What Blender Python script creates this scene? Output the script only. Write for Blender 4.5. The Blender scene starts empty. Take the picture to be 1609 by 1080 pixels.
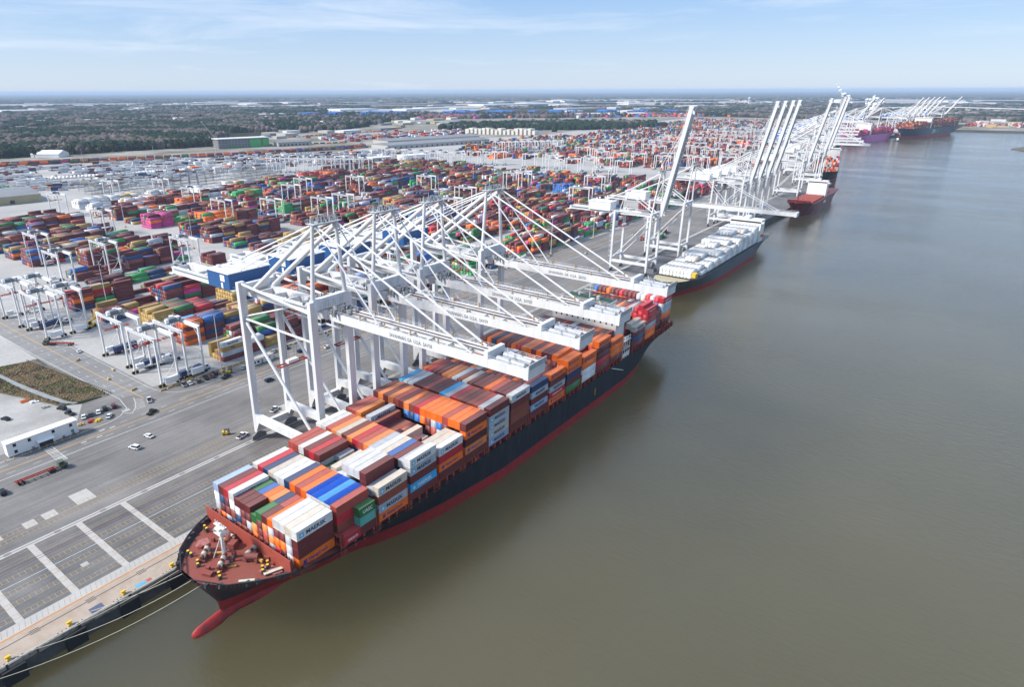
import bpy, math, random
import numpy as np
from mathutils import Vector, Matrix
R = math.radians
random.seed(7); np.random.seed(7)
sc = bpy.context.scene
COL = sc.collection

# ------------------------------------------------------------------ camera
cam_d = bpy.data.cameras.new('camera'); cam = bpy.data.objects.new('camera', cam_d); COL.objects.link(cam)
CAM = Vector((0, -159.2, 130.0))
yaw, pitch, roll = 0.677242512, 0.371337565, 0.00396548647
fw = Vector((math.cos(pitch)*math.cos(yaw), math.cos(pitch)*math.sin(yaw), -math.sin(pitch)))
rt = fw.cross(Vector((0, 0, 1))).normalized(); dn = fw.cross(rt)
r2 = math.cos(roll)*rt + math.sin(roll)*dn; d2 = -math.sin(roll)*rt + math.cos(roll)*dn
cam.matrix_world = Matrix((( r2.x, -d2.x, -fw.x, CAM.x), (r2.y, -d2.y, -fw.y, CAM.y), (r2.z, -d2.z, -fw.z, CAM.z), (0, 0, 0, 1)))
cam_d.sensor_width = 36; cam_d.lens = 1021/1609*36
cam_d.shift_x = (804.5-709)/1609; cam_d.shift_y = 0
cam_d.clip_start = 1; cam_d.clip_end = 200000
sc.camera = cam

# ------------------------------------------------------------------ world, sun, exposure
SUN_DIR = Vector((-0.78, 0.62, 0.0)).normalized()*math.cos(R(40)) + Vector((0, 0, math.sin(R(40))))
w = bpy.data.worlds.new('World'); sc.world = w; w.use_nodes = True
nt = w.node_tree; nt.nodes.clear()
out = nt.nodes.new('ShaderNodeOutputWorld'); bg = nt.nodes.new('ShaderNodeBackground')
sky = nt.nodes.new('ShaderNodeTexSky'); sky.sky_type = 'NISHITA'; sky.sun_disc = False
sky.sun_elevation = R(40); sky.sun_rotation = math.atan2(SUN_DIR.x, SUN_DIR.y)
sky.air_density = 1.0; sky.dust_density = 0.3; sky.ozone_density = 4.0; sky.altitude = 100
tc = nt.nodes.new('ShaderNodeTexCoord')
mp = nt.nodes.new('ShaderNodeMapping'); mp.inputs['Scale'].default_value = (1.9, 1.3, 17.0); mp.inputs['Rotation'].default_value = (R(3), R(-4), R(25))
nz = nt.nodes.new('ShaderNodeTexNoise'); nz.inputs['Scale'].default_value = 1.7; nz.inputs['Detail'].default_value = 9; nz.inputs['Roughness'].default_value = .62; nz.inputs['Distortion'].default_value = .5
cr = nt.nodes.new('ShaderNodeValToRGB'); cr.color_ramp.elements[0].position = .36; cr.color_ramp.elements[1].position = .68
cr.color_ramp.elements[1].color = (.75, .75, .75, 1)
sep = nt.nodes.new('ShaderNodeSeparateXYZ')
hm = nt.nodes.new('ShaderNodeMapRange'); hm.inputs['From Min'].default_value = 0.0; hm.inputs['From Max'].default_value = .16
hm.inputs['To Min'].default_value = .52; hm.inputs['To Max'].default_value = 0.0
mx0 = nt.nodes.new('ShaderNodeMath'); mx0.operation = 'MAXIMUM'
mx = nt.nodes.new('ShaderNodeMixRGB'); mx.inputs[2].default_value = (6.6, 7.4, 8.6, 1)
nt.links.new(tc.outputs['Generated'], mp.inputs['Vector']); nt.links.new(mp.outputs[0], nz.inputs['Vector'])
nt.links.new(nz.outputs['Fac'], cr.inputs[0]); nt.links.new(tc.outputs['Generated'], sep.inputs[0]); nt.links.new(sep.outputs['Z'], hm.inputs['Value'])
nt.links.new(cr.outputs[0], mx0.inputs[0]); nt.links.new(hm.outputs[0], mx0.inputs[1]); nt.links.new(mx0.outputs[0], mx.inputs[0])
sb = nt.nodes.new('ShaderNodeMixRGB'); sb.inputs[2].default_value = (2.3, 4.5, 8.3, 1)
sbr = nt.nodes.new('ShaderNodeMapRange'); sbr.inputs['From Min'].default_value = .0; sbr.inputs['From Max'].default_value = .17; sbr.inputs['To Min'].default_value = .35; sbr.inputs['To Max'].default_value = .72
nt.links.new(sep.outputs['Z'], sbr.inputs['Value']); nt.links.new(sbr.outputs[0], sb.inputs[0]); nt.links.new(sky.outputs[0], sb.inputs[1]); nt.links.new(sb.outputs[0], mx.inputs[1]); nt.links.new(mx.outputs[0], bg.inputs[0]); bg.inputs[1].default_value = 0.098
nt.links.new(bg.outputs[0], out.inputs[0])
sd = bpy.data.lights.new('sun', 'SUN'); sd.energy = 5.0; sd.angle = R(11); sd.color = (1, .94, .865)
sun = bpy.data.objects.new('sun', sd); COL.objects.link(sun)
sun.rotation_mode = 'QUATERNION'; sun.rotation_quaternion = SUN_DIR.to_track_quat('Z', 'Y')
sc.view_settings.view_transform = 'Standard'; sc.view_settings.look = 'None'; sc.view_settings.gamma = 1
sc.view_settings.exposure = 0.33
sc.cycles.max_bounces = 6; sc.cycles.diffuse_bounces = 2; sc.cycles.glossy_bounces = 3; sc.cycles.volume_bounces = 0
sc.cycles.transmission_bounces = 2; sc.cycles.use_denoising = True; sc.cycles.caustics_reflective = False

# ------------------------------------------------------------------ materials
def newmat(name):
    m = bpy.data.materials.new(name); m.use_nodes = True
    n = m.node_tree; b = n.nodes['Principled BSDF']; return m, n, b
def N(n, t, **kw):
    o = n.nodes.new(t)
    for k, v in kw.items(): setattr(o, k, v)
    return o
def plain(name, col, rough=.6, dirt=.12, scale=.35, metal=0, dirtcol=None, streak=False, bump=0):
    """paint or stone colour with soft world-space wear"""
    m, n, b = newmat(name); b.inputs['Roughness'].default_value = rough; b.inputs['Metallic'].default_value = metal
    g = N(n, 'ShaderNodeNewGeometry'); mpn = N(n, 'ShaderNodeMapping'); mpn.inputs['Scale'].default_value = (1, 1, .18 if streak else 1)
    t = N(n, 'ShaderNodeTexNoise'); t.inputs['Scale'].default_value = scale; t.inputs['Detail'].default_value = 8; t.inputs['Roughness'].default_value = .65
    r = N(n, 'ShaderNodeValToRGB'); r.color_ramp.elements[0].position = .38; r.color_ramp.elements[1].position = .72
    mm = N(n, 'ShaderNodeMixRGB'); mm.inputs[1].default_value = (*col, 1)
    dc = dirtcol or tuple(c*.45 for c in col); mm.inputs[2].default_value = (*dc, 1)
    ml = N(n, 'ShaderNodeMath', operation='MULTIPLY'); ml.inputs[1].default_value = min(1, dirt*3)
    n.links.new(g.outputs['Position'], mpn.inputs[0]); n.links.new(mpn.outputs[0], t.inputs['Vector']); n.links.new(t.outputs['Fac'], r.inputs[0])
    n.links.new(r.outputs[0], ml.inputs[0]); n.links.new(ml.outputs[0], mm.inputs[0]); n.links.new(mm.outputs[0], b.inputs['Base Color'])
    if bump:
        bp = N(n, 'ShaderNodeBump'); bp.inputs['Strength'].default_value = bump; n.links.new(t.outputs['Fac'], bp.inputs['Height']); n.links.new(bp.outputs[0], b.inputs['Normal'])
    return m
M = {}
M['white'] = plain('crane_white', (.69, .70, .71), .5, .15, .45, streak=True, dirtcol=(.42, .41, .39))
M['whiteb'] = plain('clean_white', (.80, .80, .79), .5, .06, .2, dirtcol=(.5, .48, .44))
M['ship_white'] = plain('ship_white', (.74, .73, .70), .5, .08, .6, dirtcol=(.45, .33, .22), streak=True)
M['lgrey'] = plain('light_grey_paint', (.42, .44, .47), .5, .2, .8)
M['grey'] = plain('machinery_grey', (.22, .24, .26), .5, .25, 1.5)
M['dgrey'] = plain('dark_steel', (.05, .055, .06), .5, .2, 1)
M['black'] = plain('rubber_black', (.015, .015, .017), .7, .1, 1)
M['blue'] = plain('house_blue', (.012, .09, .27), .4, .08, .4)
M['bblue'] = plain('bright_blue', (.015, .17, .55), .45, .08, .4)
M['yellow'] = plain('safety_yellow', (.75, .48, .03), .5, .1, 2)
M['orange'] = plain('safety_orange', (.72, .16, .02), .5, .12, 2)
M['redsteel'] = plain('red_steel', (.38, .035, .02), .5, .15, 1.5)
M['rust'] = plain('rust_red_deck', (.235, .050, .036), .65, .16, .25, dirtcol=(.20, .095, .06))
M['hatch'] = plain('hatch_brown', (.20, .055, .042), .65, .25, .4)
M['breakwater'] = plain('breakwater_red', (.33, .062, .040), .6, .12, .5)
M['hull_navy'] = plain('hull_navy', (.007, .010, .017), .6, .28, .45, dirtcol=(.028, .034, .045), streak=True)
M['boot'] = plain('boot_red', (.44, .020, .018), .6, .30, .5, dirtcol=(.13, .03, .03))
M['hull_grey'] = plain('hull_slate', (.055, .07, .085), .45, .12, .3)
M['hull_maroon'] = plain('hull_maroon', (.15, .012, .018), .45, .15, .3)
M['hull_pink'] = plain('hull_magenta', (.62, .13, .42), .45, .08, .2)
M['hull_zim'] = plain('hull_dark_blue', (.008, .03, .085), .45, .08, .2)
M['green_deck'] = plain('green_deck', (.045, .10, .06), .7, .15, .5)
M['glass'] = plain('dark_glass', (.012, .018, .024), .12, .02, 1)
M['beige'] = plain('bleached_wood', (.40, .33, .27), .85, .2, .25, dirtcol=(.26, .18, .12))
M['kconc'] = plain('barrier_concrete', (.52, .36, .17), .8, .15, .8)
M['conc'] = plain('pale_concrete', (.42, .41, .39), .85, .14, .15, dirtcol=(.26, .25, .24), bump=.05)
M['conc_light'] = plain('new_concrete', (.43, .41, .385), .85, .2, .5, dirtcol=(.34, .32, .30))
M['cope'] = plain('weathered_coping', (.36, .32, .27), .9, .35, .8, dirtcol=(.13, .11, .09))
M['wall'] = plain('quay_wall', (.10, .095, .085), .9, .3, .3)
M['pyel'] = plain('road_yellow', (.62, .34, .06), .8, .25, .9, dirtcol=(.30, .22, .14))
M['pylight'] = plain('worn_yellow', (.42, .28, .10), .8, .45, 1.2, dirtcol=(.20, .17, .13))
M['pwhite'] = plain('road_white', (.62, .62, .61), .8, .22, 1.0, dirtcol=(.3, .3, .3))
M['trench'] = plain('orange_trench', (.55, .22, .035), .7, .3, .6, dirtcol=(.3, .14, .05))
M['railm'] = plain('dark_slot', (.035, .03, .03), .7, .2, 1)
M['redrail'] = plain('rail_brown', (.10, .03, .03), .7, .2, 1)
M['tire'] = M['black']
M['roofgrey'] = plain('roof_grey', (.22, .23, .24), .7, .15, .02)
M['roofwhite'] = plain('roof_white', (.66, .66, .66), .7, .12, .01)
M['tan'] = plain('tan_wall', (.42, .36, .22), .8, .12, .05)
M['cream'] = plain('cream_boxes', (.66, .62, .54), .7, .12, .08)
M['bgreen'] = plain('green_wrap', (.06, .42, .10), .6, .12, .3)
M['bark'] = plain('bark', (.10, .075, .055), .9, .2, 2)
M['skin'] = plain('skin', (.5, .32, .24), .6, .02, 1)
M['rope'] = plain('rope', (.55, .53, .42), .9, .1, 1)
M['steam'] = plain('steam_white', (.9, .9, .9), 1, .01, .01)

def container_mat(name, obj_color):
    m, n, b = newmat(name); b.inputs['Roughness'].default_value = .55
    if obj_color: c = N(n, 'ShaderNodeObjectInfo').outputs['Color']
    else: c = N(n, 'ShaderNodeAttribute', attribute_name='Col').outputs['Color']
    g = N(n, 'ShaderNodeNewGeometry')
    t = N(n, 'ShaderNodeTexNoise'); t.inputs['Scale'].default_value = .55; t.inputs['Detail'].default_value = 9; t.inputs['Roughness'].default_value = .7
    n.links.new(g.outputs['Position'], t.inputs['Vector'])
    r = N(n, 'ShaderNodeMapRange'); r.inputs['From Min'].default_value = .3; r.inputs['From Max'].default_value = .7
    r.inputs['To Min'].default_value = .80; r.inputs['To Max'].default_value = 1.12
    mul = N(n, 'ShaderNodeMixRGB', blend_type='MULTIPLY'); mul.inputs[0].default_value = 1
    n.links.new(t.outputs['Fac'], r.inputs['Value']); n.links.new(c, mul.inputs[1]); n.links.new(r.outputs[0], mul.inputs[2])
    # sun-bleached, rusty roofs
    s = N(n, 'ShaderNodeSeparateXYZ'); n.links.new(g.outputs['Normal'], s.inputs[0])
    t2 = N(n, 'ShaderNodeTexNoise'); t2.inputs['Scale'].default_value = 1.1; t2.inputs['Detail'].default_value = 10; t2.inputs['Roughness'].default_value = .75
    n.links.new(g.outputs['Position'], t2.inputs['Vector'])
    r2_ = N(n, 'ShaderNodeMapRange'); r2_.inputs['From Min'].default_value = .57; r2_.inputs['From Max'].default_value = .70; r2_.inputs['To Max'].default_value = .65
    n.links.new(t2.outputs['Fac'], r2_.inputs['Value'])
    up = N(n, 'ShaderNodeMath', operation='GREATER_THAN'); up.inputs[1].default_value = .7; n.links.new(s.outputs['Z'], up.inputs[0])
    fade = N(n, 'ShaderNodeMixRGB'); fade.inputs[2].default_value = (.50, .40, .34, 1)
    fm = N(n, 'ShaderNodeMath', operation='MULTIPLY'); fm.inputs[1].default_value = .13; n.links.new(up.outputs[0], fm.inputs[0])
    n.links.new(fm.outputs[0], fade.inputs[0]); n.links.new(mul.outputs[0], fade.inputs[1])
    rm = N(n, 'ShaderNodeMath', operation='MULTIPLY'); n.links.new(up.outputs[0], rm.inputs[0]); n.links.new(r2_.outputs[0], rm.inputs[1])
    rustm = N(n, 'ShaderNodeMixRGB'); rustm.inputs[2].default_value = (.26, .13, .08, 1)
    n.links.new(rm.outputs[0], rustm.inputs[0]); n.links.new(fade.outputs[0], rustm.inputs[1]); n.links.new(rustm.outputs[0], b.inputs['Base Color'])
    wv = N(n, 'ShaderNodeTexWave'); wv.wave_type = 'BANDS'; wv.bands_direction = 'X'; wv.inputs['Scale'].default_value = 1.1
    n.links.new(g.outputs['Position'], wv.inputs['Vector'])
    bp = N(n, 'ShaderNodeBump'); bp.inputs['Strength'].default_value = .25; bp.inputs['Distance'].default_value = .05
    n.links.new(wv.outputs['Fac'], bp.inputs['Height']); n.links.new(bp.outputs[0], b.inputs['Normal'])
    return m
M['cont_obj'] = container_mat('container_paint', True)
M['cont_att'] = container_mat('container_paint_mass', False)

def asphalt(name, c1, c2, sc1=.02, sc2=1.5, tracks=True):
    m, n, b = newmat(name); b.inputs['Roughness'].default_value = .9
    g = N(n, 'ShaderNodeNewGeometry')
    a = N(n, 'ShaderNodeTexNoise'); a.inputs['Scale'].default_value = sc1; a.inputs['Detail'].default_value = 10; a.inputs['Roughness'].default_value = .6
    n.links.new(g.outputs['Position'], a.inputs['Vector'])
    r = N(n, 'ShaderNodeValToRGB'); r.color_ramp.elements[0].position = .35; r.color_ramp.elements[1].position = .68
    r.color_ramp.elements[0].color = (*c1, 1); r.color_ramp.elements[1].color = (*c2, 1); n.links.new(a.outputs['Fac'], r.inputs[0])
    mpn = N(n, 'ShaderNodeMapping'); mpn.inputs['Scale'].default_value = (.02, .55, 1); n.links.new(g.outputs['Position'], mpn.inputs[0])
    t = N(n, 'ShaderNodeTexNoise'); t.inputs['Scale'].default_value = 1; t.inputs['Detail'].default_value = 6; n.links.new(mpn.outputs[0], t.inputs['Vector'])
    rr = N(n, 'ShaderNodeMapRange'); rr.inputs['From Min'].default_value = .3; rr.inputs['From Max'].default_value = .7; rr.inputs['To Min'].default_value = .74; rr.inputs['To Max'].default_value = 1.12
    n.links.new(t.outputs['Fac'], rr.inputs['Value'])
    f = N(n, 'ShaderNodeTexNoise'); f.inputs['Scale'].default_value = sc2; f.inputs['Detail'].default_value = 5; n.links.new(g.outputs['Position'], f.inputs['Vector'])
    fr = N(n, 'ShaderNodeMapRange'); fr.inputs['From Min'].default_value = .3; fr.inputs['From Max'].default_value = .7; fr.inputs['To Min'].default_value = .90; fr.inputs['To Max'].default_value = 1.08
    n.links.new(f.outputs['Fac'], fr.inputs['Value'])
    m1 = N(n, 'ShaderNodeMath', operation='MULTIPLY'); n.links.new(rr.outputs[0], m1.inputs[0]); n.links.new(fr.outputs[0], m1.inputs[1])
    mu = N(n, 'ShaderNodeMixRGB', blend_type='MULTIPLY'); mu.inputs[0].default_value = 1
    n.links.new(r.outputs[0], mu.inputs[1]); n.links.new(m1.outputs[0] if tracks else fr.outputs[0], mu.inputs[2]); n.links.new(mu.outputs[0], b.inputs['Base Color'])
    return m
M['apron'] = asphalt('apron_asphalt', (.14, .133, .128), (.23, .218, .208), .03)
M['lane'] = asphalt('lane_asphalt', (.105, .103, .104), (.185, .180, .177), .06)
M['road'] = asphalt('road_asphalt', (.21, .205, .20), (.27, .262, .255))
M['yardp'] = asphalt('yard_concrete', (.30, .29, .275), (.42, .405, .385), .012, .5, False)
M['tanfield'] = asphalt('dry_field', (.26, .21, .15), (.40, .34, .26), .002, .02, False)
M['gravel'] = asphalt('gravel_lot', (.27, .26, .245), (.42, .41, .39), .05, 1, False)
M['scrub'] = asphalt('scrub_ground', (.055, .052, .03), (.17, .135, .075), .12, .8, False)
M['ditchm'] = plain('ditch_water', (.30, .31, .29), .25, .2, .3)

# far land: woods, clearings and fields as seen from kilometres away
m, n, b = newmat('far_land'); b.inputs['Roughness'].default_value = 1; b.inputs['Specular IOR Level'].default_value = 0
g = N(n, 'ShaderNodeNewGeometry')
a = N(n, 'ShaderNodeTexNoise'); a.inputs['Scale'].default_value = .0011; a.inputs['Detail'].default_value = 12; a.inputs['Roughness'].default_value = .68
a2 = N(n, 'ShaderNodeTexNoise'); a2.inputs['Scale'].default_value = .012; a2.inputs['Detail'].default_value = 8; a2.inputs['Roughness'].default_value = .7
n.links.new(g.outputs['Position'], a.inputs['Vector']); n.links.new(g.outputs['Position'], a2.inputs['Vector'])
r = N(n, 'ShaderNodeValToRGB'); e = r.color_ramp.elements
e[0].position = .36; e[0].color = (.022, .032, .016, 1); e[1].position = .73; e[1].color = (.22, .19, .13, 1)
x = e.new(.50); x.color = (.045, .045, .028, 1); x = e.new(.60); x.color = (.085, .070, .05, 1); x = e.new(.66); x.color = (.06, .06, .035, 1)
r2n = N(n, 'ShaderNodeMapRange'); r2n.inputs['From Min'].default_value = .3; r2n.inputs['From Max'].default_value = .7; r2n.inputs['To Min'].default_value = .55; r2n.inputs['To Max'].default_value = 1.35
mu = N(n, 'ShaderNodeMixRGB', blend_type='MULTIPLY'); mu.inputs[0].default_value = 1
n.links.new(a.outputs['Fac'], r.inputs[0]); n.links.new(a2.outputs['Fac'], r2n.inputs['Value']); n.links.new(r.outputs[0], mu.inputs[1]); n.links.new(r2n.outputs[0], mu.inputs[2]); n.links.new(mu.outputs[0], b.inputs['Base Color'])
M['land'] = m
# mixed scrub, tracks and dirt between the yards and the woods
M['mixed'] = asphalt('open_ground', (.10, .095, .06), (.34, .31, .27), .009, .12, False)

# river: murky silt water, small wind ripples
m, n, b = newmat('river_water'); b.inputs['Roughness'].default_value = .24; b.inputs['IOR'].default_value = 1.42; b.inputs['Specular IOR Level'].default_value = .72; b.subsurface_method = 'BURLEY'; b.inputs['Subsurface Weight'].default_value = 1.0; b.inputs['Subsurface Scale'].default_value = 160.0; b.inputs['Subsurface Radius'].default_value = (1, 1, .8)
g = N(n, 'ShaderNodeNewGeometry')
a = N(n, 'ShaderNodeTexNoise'); a.inputs['Scale'].default_value = .006; a.inputs['Detail'].default_value = 6
n.links.new(g.outputs['Position'], a.inputs['Vector'])
r = N(n, 'ShaderNodeValToRGB'); r.color_ramp.elements[0].position = .35; r.color_ramp.elements[0].color = (.078, .068, .034, 1)
r.color_ramp.elements[1].position = .7; r.color_ramp.elements[1].color = (.104, .091, .048, 1)
n.links.new(a.outputs['Fac'], r.inputs[0]); n.links.new(r.outputs[0], b.inputs['Base Color'])
mpn = N(n, 'ShaderNodeMapping'); mpn.inputs['Scale'].default_value = (1, .42, 1); mpn.inputs['Rotation'].default_value = (0, 0, R(35)); n.links.new(g.outputs['Position'], mpn.inputs[0])
w1 = N(n, 'ShaderNodeTexNoise'); w1.inputs['Scale'].default_value = .55; w1.inputs['Detail'].default_value = 8; w1.inputs['Roughness'].default_value = .62; w1.inputs['Distortion'].default_value = .4
n.links.new(mpn.outputs[0], w1.inputs['Vector'])
w2 = N(n, 'ShaderNodeTexNoise'); w2.inputs['Scale'].default_value = .011; w2.inputs['Detail'].default_value = 7; w2.inputs['Roughness'].default_value = .6; n.links.new(mpn.outputs[0], w2.inputs['Vector'])
wr = N(n, 'ShaderNodeMapRange'); wr.inputs['From Min'].default_value = .35; wr.inputs['From Max'].default_value = .65; wr.inputs['To Min'].default_value = .16; wr.inputs['To Max'].default_value = .62
n.links.new(w2.outputs['Fac'], wr.inputs['Value'])
w3 = N(n, 'ShaderNodeTexNoise'); w3.inputs['Scale'].default_value = .0045; w3.inputs['Detail'].default_value = 5; w3.inputs['Distortion'].default_value = 2.2; n.links.new(mpn.outputs[0], w3.inputs['Vector'])
sr = N(n, 'ShaderNodeValToRGB'); sr.color_ramp.elements[0].position = .485; sr.color_ramp.elements[0].color = (.10, .10, .10, 1); sr.color_ramp.elements[1].position = .515; sr.color_ramp.elements[1].color = (.10, .10, .10, 1); xx_ = sr.color_ramp.elements.new(.5); xx_.color = (.03, .03, .03, 1)
n.links.new(w3.outputs['Fac'], sr.inputs[0]); n.links.new(sr.outputs[0], b.inputs['Roughness'])
bp = N(n, 'ShaderNodeBump'); bp.inputs['Distance'].default_value = .55; n.links.new(wr.outputs[0], bp.inputs['Strength']); n.links.new(w1.outputs['Fac'], bp.inputs['Height']); n.links.new(bp.outputs[0], b.inputs['Normal'])
M['water'] = m

def veg_mat(name):
    m, n, b = newmat(name); b.inputs['Roughness'].default_value = 1; b.inputs['Specular IOR Level'].default_value = .05
    c = N(n, 'ShaderNodeAttribute', attribute_name='Col').outputs['Color']
    g = N(n, 'ShaderNodeNewGeometry'); t = N(n, 'ShaderNodeTexNoise'); t.inputs['Scale'].default_value = .45; t.inputs['Detail'].default_value = 8; t.inputs['Roughness'].default_value = .75
    n.links.new(g.outputs['Position'], t.inputs['Vector'])
    r = N(n, 'ShaderNodeMapRange'); r.inputs['From Min'].default_value = .32; r.inputs['From Max'].default_value = .68; r.inputs['To Min'].default_value = .45; r.inputs['To Max'].default_value = 1.5
    mu = N(n, 'ShaderNodeMixRGB', blend_type='MULTIPLY'); mu.inputs[0].default_value = 1
    n.links.new(t.outputs['Fac'], r.inputs['Value']); n.links.new(c, mu.inputs[1]); n.links.new(r.outputs[0], mu.inputs[2]); n.links.new(mu.outputs[0], b.inputs['Base Color'])
    return m
M['veg'] = veg_mat('foliage')

# ------------------------------------------------------------------ mesh helpers
class MB:
    def __init__(s): s.v = []; s.f = []; s.c = []
    def add(s, vs, fs, col=None):
        o = len(s.v); s.v.extend([tuple(x) for x in vs])
        for f in fs:
            s.f.append(tuple(i+o for i in f)); s.c.append(col)
        return s
    def box(s, x0, x1, y0, y1, z0, z1, col=None):
        return s.add([(x0,y0,z0),(x1,y0,z0),(x1,y1,z0),(x0,y1,z0),(x0,y0,z1),(x1,y0,z1),(x1,y1,z1),(x0,y1,z1)],
              [(0,3,2,1),(4,5,6,7),(0,1,5,4),(1,2,6,5),(2,3,7,6),(3,0,4,7)], col)
    def cbox(s, cx, cy, z0, sx, sy, sz, rz=0, col=None):
        c, q = math.cos(rz), math.sin(rz); vs = []
        for z in (z0, z0+sz):
            for dx, dy in ((-sx/2,-sy/2),(sx/2,-sy/2),(sx/2,sy/2),(-sx/2,sy/2)): vs.append((cx+dx*c-dy*q, cy+dx*q+dy*c, z))
        return s.add(vs, [(0,3,2,1),(4,5,6,7),(0,1,5,4),(1,2,6,5),(2,3,7,6),(3,0,4,7)], col)
    def tube(s, p, q, r, n=8, r2=None):
        p = Vector(p); q = Vector(q); d = (q-p).normalized(); u = d.orthogonal().normalized(); v = d.cross(u); r2 = r if r2 is None else r2
        vs = [p+(u*math.cos(2*math.pi*i/n)+v*math.sin(2*math.pi*i/n))*r for i in range(n)]+[q+(u*math.cos(2*math.pi*i/n)+v*math.sin(2*math.pi*i/n))*r2 for i in range(n)]
        return s.add(vs, [(i, (i+1) % n, n+(i+1) % n, n+i) for i in range(n)]+[tuple(range(n-1, -1, -1)), tuple(range(n, 2*n))])
    def beam(s, p, q, w, h, w2=None, h2=None, up=(0, 0, 1)):
        p = Vector(p); q = Vector(q); d = (q-p).normalized(); upv = Vector(up)
        if abs(d.dot(upv)) > .98: upv = Vector((1, 0, 0))
        sd_ = d.cross(upv).normalized(); u = sd_.cross(d); w2 = w if w2 is None else w2; h2 = h if h2 is None else h2; vs = []
        for c, ww, hh in ((p, w, h), (q, w2, h2)):
            for a_, b_ in ((-1,-1),(1,-1),(1,1),(-1,1)): vs.append(c+sd_*a_*ww/2+u*b_*hh/2)
        return s.add(vs, [(0,3,2,1),(4,5,6,7),(0,1,5,4),(1,2,6,5),(2,3,7,6),(3,0,4,7)])
    def prism(s, poly, z0, z1):
        n = len(poly); vs = [(x, y, z0) for x, y in poly]+[(x, y, z1) for x, y in poly]
        return s.add(vs, [tuple(range(n-1, -1, -1)), tuple(range(n, 2*n))]+[(i, (i+1) % n, n+(i+1) % n, n+i) for i in range(n)])
    def yzprism(s, poly, x0, x1):
        n = len(poly); vs = [(x0, y, z) for y, z in poly]+[(x1, y, z) for y, z in poly]
        return s.add(vs, [tuple(range(n-1, -1, -1)), tuple(range(n, 2*n))]+[(i, (i+1) % n, n+(i+1) % n, n+i) for i in range(n)])
    def xzprism(s, poly, y0, y1):
        n = len(poly); vs = [(x, y0, z) for x, z in poly]+[(x, y1, z) for x, z in poly]
        return s.add(vs, [tuple(range(n)), tuple(range(2*n-1, n-1, -1))]+[(i, n+i, n+(i+1) % n, (i+1) % n) for i in range(n)])
    def quad(s, x0, x1, y0, y1, z): return s.add([(x0,y0,z),(x1,y0,z),(x1,y1,z),(x0,y1,z)], [(0,1,2,3)])
    def strip(s, pts, w, z):
        for a_, b_ in zip(pts, pts[1:]):
            d = Vector((b_[0]-a_[0], b_[1]-a_[1])); 
            if d.length < 1e-6: continue
            k = Vector((-d.y, d.x)).normalized()*w/2
            s.add([(a_[0]+k.x,a_[1]+k.y,z),(a_[0]-k.x,a_[1]-k.y,z),(b_[0]-k.x,b_[1]-k.y,z),(b_[0]+k.x,b_[1]+k.y,z)], [(0,1,2,3)])
        return s
    def mesh(s, name, mat):
        me = bpy.data.meshes.new(name); me.from_pydata(s.v, [], s.f); me.materials.append(mat)
        if any(c is not None for c in s.c):
            at = me.color_attributes.new('Col', 'FLOAT_COLOR', 'CORNER'); arr = []
            for f, c in zip(s.f, s.c): arr.extend(list((*(c or (.5,.5,.5)), 1.0))*len(f))
            at.data.foreach_set('color', arr)
        me.validate(); me.update(); return me
    def build(s, name, mat, parent=None, **kw):
        return link(name, s.mesh(name, mat), parent, **kw)
def link(name, me, parent=None, loc=None, rz=None, label=None, cat=None, group=None, kind=None):
    o = bpy.data.objects.new(name, me); COL.objects.link(o)
    if parent: o.parent = parent
    if loc is not None: o.location = loc
    if rz is not None: o.rotation_euler = (0, 0, rz)
    tag(o, label, cat, group, kind); return o
def tag(o, label=None, cat=None, group=None, kind=None):
    if label: o['label'] = label
    if cat: o['category'] = cat
    if group: o['group'] = group
    if kind: o['kind'] = kind
    return o
def thing(name, loc, label, cat, group=None, rz=0): return link(name, None, None, loc, rz, label, cat, group)
KIDS = {}
def kids(o): return [c for c in o.children]
def copy_tree(o, parent=None, skip=()):
    c = o.copy(); COL.objects.link(c)
    if parent: c.parent = parent
    for ch in list(o.children):
        if ch.name.split('.')[0] in skip: continue
        copy_tree(ch, c, skip)
    return c
_txt = {}
def textmesh(string, h, mat, width=None, shear=0):
    k = (string, round(h, 2), mat.name, width)
    if k in _txt: return _txt[k]
    cu = bpy.data.curves.new('lettering', 'FONT'); cu.body = string; cu.size = 1; cu.resolution_u = 2; cu.offset = .022; cu.shear = shear
    o = bpy.data.objects.new('lettering', cu); COL.objects.link(o); bpy.context.view_layer.update()
    me = bpy.data.meshes.new_from_object(o.evaluated_get(bpy.context.evaluated_depsgraph_get()))
    bpy.data.objects.remove(o)
    co = np.zeros(len(me.vertices)*3); me.vertices.foreach_get('co', co); co = co.reshape(-1, 3)
    mn, mxx = co.min(0), co.max(0); s = h/(mxx[1]-mn[1]); co = (co-mn)*s
    if width: co[:, 0] *= width/(mxx[0]-mn[0])/s
    me.vertices.foreach_set('co', co.ravel()); me.materials.clear(); me.materials.append(mat); me.update(); _txt[k] = me
    return me
ROT_SEA = Matrix(((1,0,0),(0,0,-1),(0,1,0))).to_4x4()      # reads along +X, faces -Y
ROT_NX = Matrix(((0,0,-1),(-1,0,0),(0,1,0))).to_4x4()      # reads along -Y, faces -X
def put_text(me, parent, loc, rot=ROT_SEA, name='lettering'):
    o = bpy.data.objects.new(name, me); COL.objects.link(o); o.parent = parent; o.matrix_local = Matrix.Translation(loc) @ rot
    return o

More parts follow.
